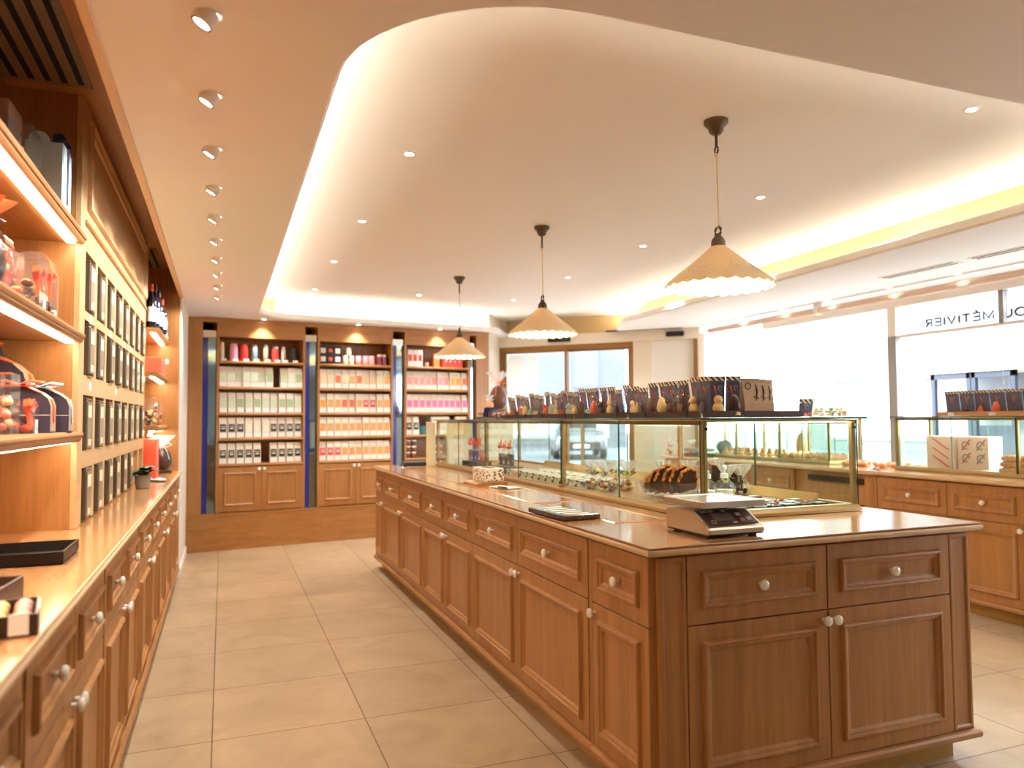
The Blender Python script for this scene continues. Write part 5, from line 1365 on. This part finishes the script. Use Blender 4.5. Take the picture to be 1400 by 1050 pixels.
clear_gift('tall clear box of wrapped sweets at the left of the lowest near shelf', (-.62, 2.52, 1.2225), .125, .11, .175, ('choc', 'wchoc', 'coral'), None, tagm=False, fh=.75, n=26)
clear_gift('clear box of sweets with orange bow in front of the smaller plum boxes', (-.60, 2.665, 1.2225), .13, .09, .10, ('choc', 'coral', 'wchoc'), 'ribbon', fh=.6)
clear_gift('clear box of wrapped sweets at the left picture edge on the lowest near shelf', (-.62, 2.36, 1.2225), .12, .12, .165, ('coral', 'choc', 'wchoc'), None, tagm=False, fh=.7, n=26)

# ------------------------------------------------------------------ right counter
XR = 4.43
def right_unit(y1, y0, label, cols):
    t = thing('counter_cabinet', label, 'cabinet', (XR, y1, 0), -PI / 2, 'cabinets of the window counter')
    return t, base_unit(t, y1 - y0, .62, cols, inset=.05)
t, _ = right_unit(3.585, 2.45, 'oak two-door cabinet of the window counter at the right picture edge', [(.0, .515, 'r'), (.515, 1.135, 'l')])
t, _ = right_unit(4.20, 3.585, 'oak cabinet of the window counter with a pilaster, beside the appliance', [(.055, .615, 'r')])
front_panel(.002, .052, ZB, ZTOP, [(0, .02), (0, 0), (.012, 0), (.016, .005), (.02, .006)]).build('pilaster', 'oak', t)
t = thing('undercounter_fridge', 'oak-fronted undercounter appliance with dark rails in the window counter', 'appliance', (XR, 4.83, 0), -PI / 2)
bx('carcass', 'oak', 0, .02, 0, .63, .62, .8335, t); bx('front_board', 'oak', .0, 0, .11, .57, .02, .74, t); bx('side_board', 'oak', .572, .0, .11, .628, .02, .82, t)
bx('dark_rail', 'blackg', .0, -.004, .755, .57, .02, .795, t); bx('dark_rail', 'blackg', .0, -.004, .58, .57, .0, .60, t)
def panel_unit(y1, y0, label, cols):
    t = thing('counter_cabinet', label, 'cabinet', (XR, y1, 0), -PI / 2, 'cabinets of the window counter')
    return base_unit(t, y1 - y0, .62, cols)
panel_unit(5.55, 4.83, 'oak cabinet of the window counter just left of the appliance', [(0, .56, 'r')])
panel_unit(6.25, 5.55, 'oak cabinet of the window counter, second left of the appliance', [(0, .70, 'r')])
panel_unit(6.95, 6.25, 'oak cabinet at the far end of the window counter', [(0, .70, 'r')])
worktop('window_worktop', 'long pale worktop of the window counter', 4.40, 5.10, 2.0, 6.98, edge='nose')
RC = display_case('display_case', 'glass pastry case on the window counter at the right picture edge', 4.665, 5.04, 2.30, 4.20, [2.32, 3.28, 4.18])
FC = display_case('display_case', 'far glass pastry case on the window counter behind the big island case', 4.665, 5.04, 4.84, 6.70, [4.86, 5.45, 6.06, 6.68])
# tray of bags on the right case
M['caramel'] = mat('caramel_card', (206, 146, 92), .5)
t = tray('caramel-coloured tray of treat bags on the right pastry case', 4.70, 4.86, 2.40, 3.86, 'caramel', ZG, .03, None)
for y in (.72, 1.05, 1.35): MB().box(-.003, y - .022, .004, -.001, y + .022, .024).build('price_label', 'paper', t)
rk = [('nuts', 'dkchoc'), ('slabs', 'dkchoc'), ('bell', 'orchoc'), ('egg', 'orchoc'), ('nuts', 'choc'), ('hen', 'choc'), ('slabs', 'choc'), ('nuts', 'dkchoc')]
for i in range(13):
    k, m = rk[i % 8]
    treat_bag('clear navy-card bag on the caramel tray, %s from the far end' % ORD[i], (4.722, 3.785 - .1098 * i, ZG + .0065), -PI / 2, w=.107, h=.158, d=.06, kind=k, m=m, m2=None, grp='treat bags on the right pastry case')
# printed carton boxes inside the right case
pk = mat('pale_pink_card', (246, 222, 214), .5); redl = mat('red_line_print', (226, 70, 80), .5)
for i, (y, x) in enumerate(((3.94, 4.83), (3.70, 4.84))):
    t = thing('pastry_box', 'pale pink cake box with %s inside the right pastry case' % ['red diagonal stripes', 'round crossed emblems'][i], 'box', (x, y, ZF), -PI / 2, 'cake boxes in the right pastry case')
    MB().box(-.12, 0, 0, .11, .14, .235, 0, .003).build('box', pk, t)
    if i == 0:
        for z in (.185, .12, .06):
            mb = MB(); mb.tube([(-.07, -.001, z + .035), (.06, -.001, z - .045)], .0045, 6); mb.build('red_stripe', redl, t)
    else:
        for x_ in (-.055, .055):
            for z in (.175, .085):
                mb = MB(); mb.tube([(x_ + .026 * math.cos(a), -.0015, z + .026 * math.sin(a)) for a in [q * 2 * PI / 16 for q in range(14)]], .004, 6); mb.build('ring_emblem', 'grey', t)
                mb = MB(); mb.tube([(x_ - .03, -.002, z - .035), (x_ + .035, -.002, z + .04)], .0035, 6); mb.build('cross_stroke', redl if x_ < 0 else 'grey', t)
# pastries
def pastry(kind, label, loc, rz, grp, proto={}):
    if kind not in proto:
        t = thing('pastry', label, 'pastry', loc, rz, grp); proto[kind] = t
        if kind == 'bar':
            MB().rects(-.11, .11, -.035, .035, [(.004, 0), (0, .004), (.0, .022), (.008, .03)], lambda u, v, h: (u, v, h)).build('crust', 'pastry', t)
            mb = MB()
            for q in range(26): mb.ell(random.uniform(-.10, .10), random.uniform(-.028, .028), .030, .011, .009, .006, 8, 0, 5)
            mb.build('topping', 'nut', t)
        elif kind == 'bun':
            MB().ell(0, 0, .018, .032, .030, .020, 18, 0, 9).build('crust', 'pastry', t); MB().ell(0, 0, .033, .018, .017, .009, 14).build('icing', 'cakew', t)
        elif kind == 'cone':
            MB().ell(0, 0, .014, .026, .026, .014, 16).build('crust', 'pastry', t); MB().lathe([(.018, .02), (.014, .036), (.006, .048), (.001, .052)], 16).build('peak', 'nut', t)
        elif kind == 'roll':
            mb = MB()
            for q in range(6): mb.ell(-.04 + .016 * q, 0, .018, .013, .022 + .006 * math.sin(q * PI / 5), .018, 12)
            mb.build('crust', 'pastry', t); MB().ell(0, 0, .034, .03, .012, .006, 12).build('glaze', 'choc', t)
        return t
    return dup(proto[kind], loc, rz, label, grp)
def plate(label, x0, x1, y0, y1, m='paper', z=ZF, grp='pastry trays'):
    return tray(label, x0, x1, y0, y1, m, z, .012, grp)
plate('pale tray of nut bars in the right pastry case', 4.72, 4.99, 2.60, 3.58)
for l in range(3):
    for i in range(6):
        if l == 2 and i in (0, 5): continue
        pastry('bar', 'nut pastry bar in the right case, %s layer, %s from near end' % (['bottom', 'middle', 'top'][l], ORD[i]), (4.775 + .014 * l + .12 * (i % 2), 2.78 + .28 * (i // 2), ZF + .008 + .039 * l), R(88 + 2 * (i % 3)), 'nut bars in the right pastry case')
t = thing('price_sign', 'small grey card sign with a dark picture in front of the nut bars', 'sign', (4.725, 2.86, ZF + .012), -PI / 2); MB().box(-.05, 0, 0, .05, .003, .062, 0, .002).build('card', 'kraft', t); MB().box(-.025, -.001, .012, .022, .0, .042).build('print', 'dkgrey', t)
t = thing('price_sign', 'small white card sign with a dark ring and spoon at the right picture edge', 'sign', (4.725, 2.66, ZF + .012), -PI / 2); MB().box(-.05, 0, 0, .05, .003, .13, 0, .002).build('card', 'paper', t); rg = MB().tube([(.02 * math.cos(a), -.002, .05 + .03 * math.sin(a)) for a in [q * 2 * PI / 14 for q in range(15)]], .005, 6); rg.build('ring_print', 'darkbrown', t)
# loose pastries on the worktop between the two cases
for i, (x, y, k) in enumerate(((4.74, 4.72, 'roll'), (4.87, 4.56, 'roll'), (4.75, 4.58, 'roll'), (4.90, 4.70, 'roll'), (4.86, 4.42, 'roll'), (4.95, 4.32, 'bun'), (4.74, 4.38, 'roll'))):
    pastry(k, 'glazed pastry on the window counter between the two glass cases, %s from the far end' % ORD[i], (x, y, .8625), R(40 * i), 'loose pastries between the cases')
t = thing('serving_tongs', 'small dark-handled tongs with a red tip on the window counter', 'tongs', (4.48, 4.20, .8625), R(80))
MB().tube([(-.05, 0, .004), (0, .006, .012), (.05, 0, .005)], .004, 6).build('arm', 'black', t); MB().tube([(-.05, .012, .004), (0, .016, .010), (.05, .004, .005)], .004, 6).build('arm', 'black', t); MB().ell(-.055, .006, .006, .012, .008, .005, 10).build('red_tip', 'red', t)
# far case: trays with buns
specs = [(6.05, 6.38, 'cone', 'far'), (5.62, 6.02, 'cone', 'second'), (5.24, 5.58, 'bun', 'third'), (4.90, 5.20, 'roll', 'near')]
for (a, b, k, nm) in specs:
    plate('white pastry tray in the far case, %s one' % {'far': 'farthest', 'second': 'second farthest', 'third': 'second nearest', 'near': 'nearest'}[nm], 4.72, 4.99, a, b)
    c = 0
    for r in range(3):
        for i in range(4):
            y = a + .05 + (b - a - .10) * i / 3; x = 4.76 + .08 * r
            pastry(k, '%s on %s tray of far case, row %s, %s from near end' % ({'cone': 'peaked pastry', 'bun': 'iced bun', 'roll': 'glazed roll'}[k], {'far': 'farthest', 'second': 'second farthest', 'third': 'second nearest', 'near': 'nearest'}[nm], ['one', 'two', 'three'][r], ORD[i]), (x, y, ZF + .008), R(23 * i) if k != 'roll' else 0, 'pastries on the %s tray of the far case' % nm).scale = (1.25, 1.25, 1.5) if k != 'roll' else (.8, 1, 1.6); c += 1
for i in range(4):
    o = bx('price_card', 'paper', 0, -.03, 0, .002, .03, .03, None, loc=(4.70, 5.05 + .38 * i, ZF), rot=(0, R(-8), 0)); tag(o, 'white price card at the front of the far pastry case, %s from the near end' % ORD[i], 'price card', 'price cards in the far case')
# dark arched display pieces in the far case
for i, (y, lab) in enumerate(((6.56, 'brown quarter-round cake in the far pastry case'), (6.49, 'dark round loaf standing at the back of the far pastry case'))):
    t = thing('cake', lab, 'cake', (4.86, y, ZF + .0), 0, None)
    rr = .10
    pts = [(0, 0), (rr, 0)] + [(rr * math.cos(a), rr * 1.25 * math.sin(a)) for a in [q * PI / 2 / 8 for q in range(1, 9)]] if i == 0 else [(rr * .8 * math.cos(a),   .076 + .07 * math.sin(a)) for a in [q * 2 * PI / 20 for q in range(20)]]
    MB().poly(pts, 'y', -.02, .02).build('cake_body', 'nut' if i == 0 else 'dkchoc', t)
    MB().box(-rr, -.025, 0, rr, .025, .004).build('board', 'cream', t)
# items at the far end of the window counter
for i in range(3):
    cello_bag('gathered bag of red sweets at the far end of the window counter, %s from left' % ORD[i], 4.47 + .105 * i, 6.91 - .05 * i, .8625, .042, 'red', None, 'red sweets bags on the window counter', 'red')
for i in range(2):
    t = thing('stacked_tray', 'grey flat tray stacked at the far end of the window counter, %s one' % ['lower', 'upper'][i], 'tray', (4.45, 6.36, .8625 + .05 * i), 0, 'stacked trays on the window counter')
    MB().rects(0, .20, 0, .26, [(.006, 0), (0, .03), (.004, .03), (.01, .006)], lambda u, v, h: (u, v, h)).build('tray_body', 'grey' if i else 'dkgrey', t)
# tall wrapped gifts on the window sill
wrapped_egg('tall pale wrapped egg standing by the window behind the far pastry case', (5.122, 5.66, .863), .062, .25, egg='pastry', grp='tall wrapped eggs by the window')
wrapped_egg('tall grey wrapped egg standing by the window, right of the pale one', (5.122, 5.02, .863), .062, .25, egg='grey', grp='tall wrapped eggs by the window')
# egg on a pedestal by the entrance
t = thing('pedestal', 'slim white pedestal by the entrance wall carrying a large wrapped egg', 'pedestal', (2.55, 7.05, 0)); MB().box(-.13, -.13, 0, .13, .13, 1.30, 0, .004).build('column', 'white', t); MB().box(-.15, -.15, 1.30, .15, .15, 1.325, 0, .004).build('top', 'oak_x', t); MB().box(-.14, -.14, 0, .14, .14, .05, 0, .004).build('foot', 'white', t)
wrapped_egg('large milk chocolate egg in clear wrap with peach bow by the entrance', (2.57, 7.06, 1.3255), .115, .27, egg='choc', bow='ribbon', top='cellow')
wrapped_egg('small pale wrapped egg left of the large one by the entrance', (2.44, 6.95, 1.3255), .05, .11, egg='pastry', bow='ribbonw')

# ------------------------------------------------------------------ outside
def street_mat():
    m, nt, b = newmat('wet_asphalt'); 
    b.inputs['Base Color'].default_value = lin((84, 90, 100)); b.inputs['Roughness'].default_value = .55; return m
MB().poly([(5.4, -30), (60, -30), (60, 60), (-12, 60), (-12, 10.5), dpnt(-.4, .5), dpnt(2.7, .5)], 'z', -.16, -.12).build('street', street_mat())
struct(bpy.data.objects['street'])
struct(MB().poly([(5.32, -20), (6.6, -20), (6.6, 7.4), dpnt(2.7, 1.8), dpnt(-.5, 1.8), dpnt(-.5, .3), dpnt(2.6, .24), (5.32, 6.9)], 'z', -.12, -.005).build('pavement', mat('pavement_stone', (206, 204, 200), .7, var=.1, vscale=4)))
fac = mat('pale_render', (226, 226, 226), .8, var=.05, vscale=2); winm = mat('dark_window_pane', (84, 92, 102), .2)
def building(label, loc, rz, W, Hh, D, rows, cols, wm=winm, fm=fac, shop=True):
    t = thing('building', label, 'building', loc, rz, 'buildings across the street')
    MB().box(0, 0, -.12, W, D, Hh).build('wall', fm, t)
    for r in range(rows):
        for c in range(cols):
            x = W * (c + .5) / cols; z = 3.6 + 3.0 * r
            f = MB().box(x - .62, -.05, z - .9, x + .62, .0, z + .95).build('window', fm, t)
            MB().box(x - .52, -.055, z - .8, x + .52, -.045, z + .85).build('pane', wm, f)
    MB().box(-.05, -.18, Hh, W + .05, D, Hh + .25).build('cornice', fm, t)
    if shop:
        f = MB().box(.8, -.06, .3, W - .8, -.0, 2.3).build('shop_window', 'grey', t); MB().box(.95, -.075, .45, W - .95, -.055, 2.15).build('pane', mat('pale_shop_pane', (176, 186, 200), .2), f)
    return t
building('pale building with dark band windows seen through the entrance door', (4, 37, 0), R(-22), 15, 12, 8, 3, 4, winm, mat('grey_render', (96, 102, 112), .8, var=.05, vscale=2))
building('white building across the street seen through the long window', (24, 26, 0), R(-78), 34, 12, 8, 3, 9, mat('grey_window_pane', (118, 122, 128), .4), mat('stone_render', (112, 114, 118), .8, var=.05, vscale=2))
# shopfront opposite with lit fridge shelves
t = thing('street_kiosk', 'glass shopfront with grey frame and stocked shelves outside the right window', 'shopfront', (8.0, 6.62, 0), -PI / 2)
bx('back_wall', mat('kiosk_grey', (120, 126, 132), .5), 0, .75, -.12, 2.6, .8, 1.9, t); bx('roof', 'white', -.05, -.05, 1.76, 2.65, .8, 1.92, t); bx('base', 'grey', 0, 0, -.12, 2.6, .75, .55, t)
for x in (0, .46, .52, .98): bx('frame', mat('slate_frame', (46, 54, 70), .4) if x == 0 else bpy.data.materials['slate_frame'], x, -.02, .5, x + .05, .03, 1.76, t)
bx('frame', bpy.data.materials['slate_frame'], 0, -.02, 1.69, 1.03, .03, 1.76, t)
bx('door_panel', bpy.data.materials['slate_frame'], .57, 0, .55, .98, .02, 1.15, t)
for z in (.62, .84, 1.06, 1.28, 1.5): bx('shelf', 'white', 1.05, .2, z, 2.6, .72, z + .02, t)
for r in range(4):
    for c in range(11):
        bx('goods', ['paper', 'cream', 'ribbonw', 'pinkkey'][(r * 3 + c) % 4], 1.09 + .135 * c, .25, .641 + .22 * r, 1.19 + .135 * c, .35, .641 + .22 * r + .11 + .02 * (c % 3), t)
# parked car
t = thing('parked_car', 'grey car parked in the street, seen through the display case and the entrance', 'car', (11.9, 24.4, -.12), R(158))
body = mat('silver_car_paint', (74, 77, 84), .25, coat=.6); gls = mat('dark_car_glass', (16, 18, 22), .08)
# local: front faces +y... length along y
sec = [(-2.05, .35, .78, .78), (-2.0, .30, .90, .84), (-1.2, .28, .98, .88), (-.6, .28, 1.0, .88), (.9, .28, 1.0, .88), (1.5, .28, .92, .88), (1.95, .30, .80, .84), (2.08, .36, .62, .76)]
MB().loft([[(-w_, y, z0), (w_, y, z0), (w_ + .02, y, (z0 + z1) / 2), (w_ - .06, y, z1), (-w_ + .06, y, z1), (-w_ - .02, y, (z0 + z1) / 2)] for y, z0, z1, w_ in sec], 0, True, True, True).build('car_body', body, t)
MB().loft([[(-.80, y0, .95), (.80, y0, .95), (.62, y1, z), (-.62, y1, z)] for y0, y1, z in ((-1.9, -1.9, .96), (-1.55, -1.55, 1.42), (0.2, .2, 1.47), (1.2, 1.2, .98))], 0, True, True, True).build('cabin', gls, t)
MB().box(-.60, -1.45, 1.42, .60, .25, 1.485, 0, .02).build('roof', body, t)
for x in (-.80, .80):
    for y in (-1.3, 1.3): 
        wl = MB().lathe([(.2, -.1), (.31, -.1), (.33, -.06), (.33, .06), (.31, .1), (.2, .1)], 24, axis='x').build('wheel', 'black', t, loc=(x, y, .33)); MB().lathe([(.19, -.105), (.19, .105)], 18, axis='x').build('hub', 'steel', wl)
MB().box(-.62, 2.05, .38, .62, 2.10, .60, 0, .02).build('grille', 'black', t)
MB().box(-.26, 2.10, .40, .26, 2.125, .51, 0, .004).build('number_plate', 'paper', t)
for x in (-.66, .66): MB().ell(x, 2.0, .70, .14, .06, .07, 14).build('headlight', 'paper', t)
# second car behind on the left
t2 = dup(t, (8.6, 28.6, -.12), R(118), 'second grey car parked farther up the street, left of the first', 'parked cars'); t['group'] = 'parked cars'
# sky light entering is the world itself; the rest of the daylight is bounced

sl = bpy.data.lights.new('sun', 'SUN'); sl.energy = 3.5; sl.angle = R(3); sl.color = (1, .97, .92)
so = bpy.data.objects.new('sun', sl); COL.objects.link(so)
so.rotation_euler = Vector((1, -.3, -.8)).to_track_quat('-Z', 'Y').to_euler()
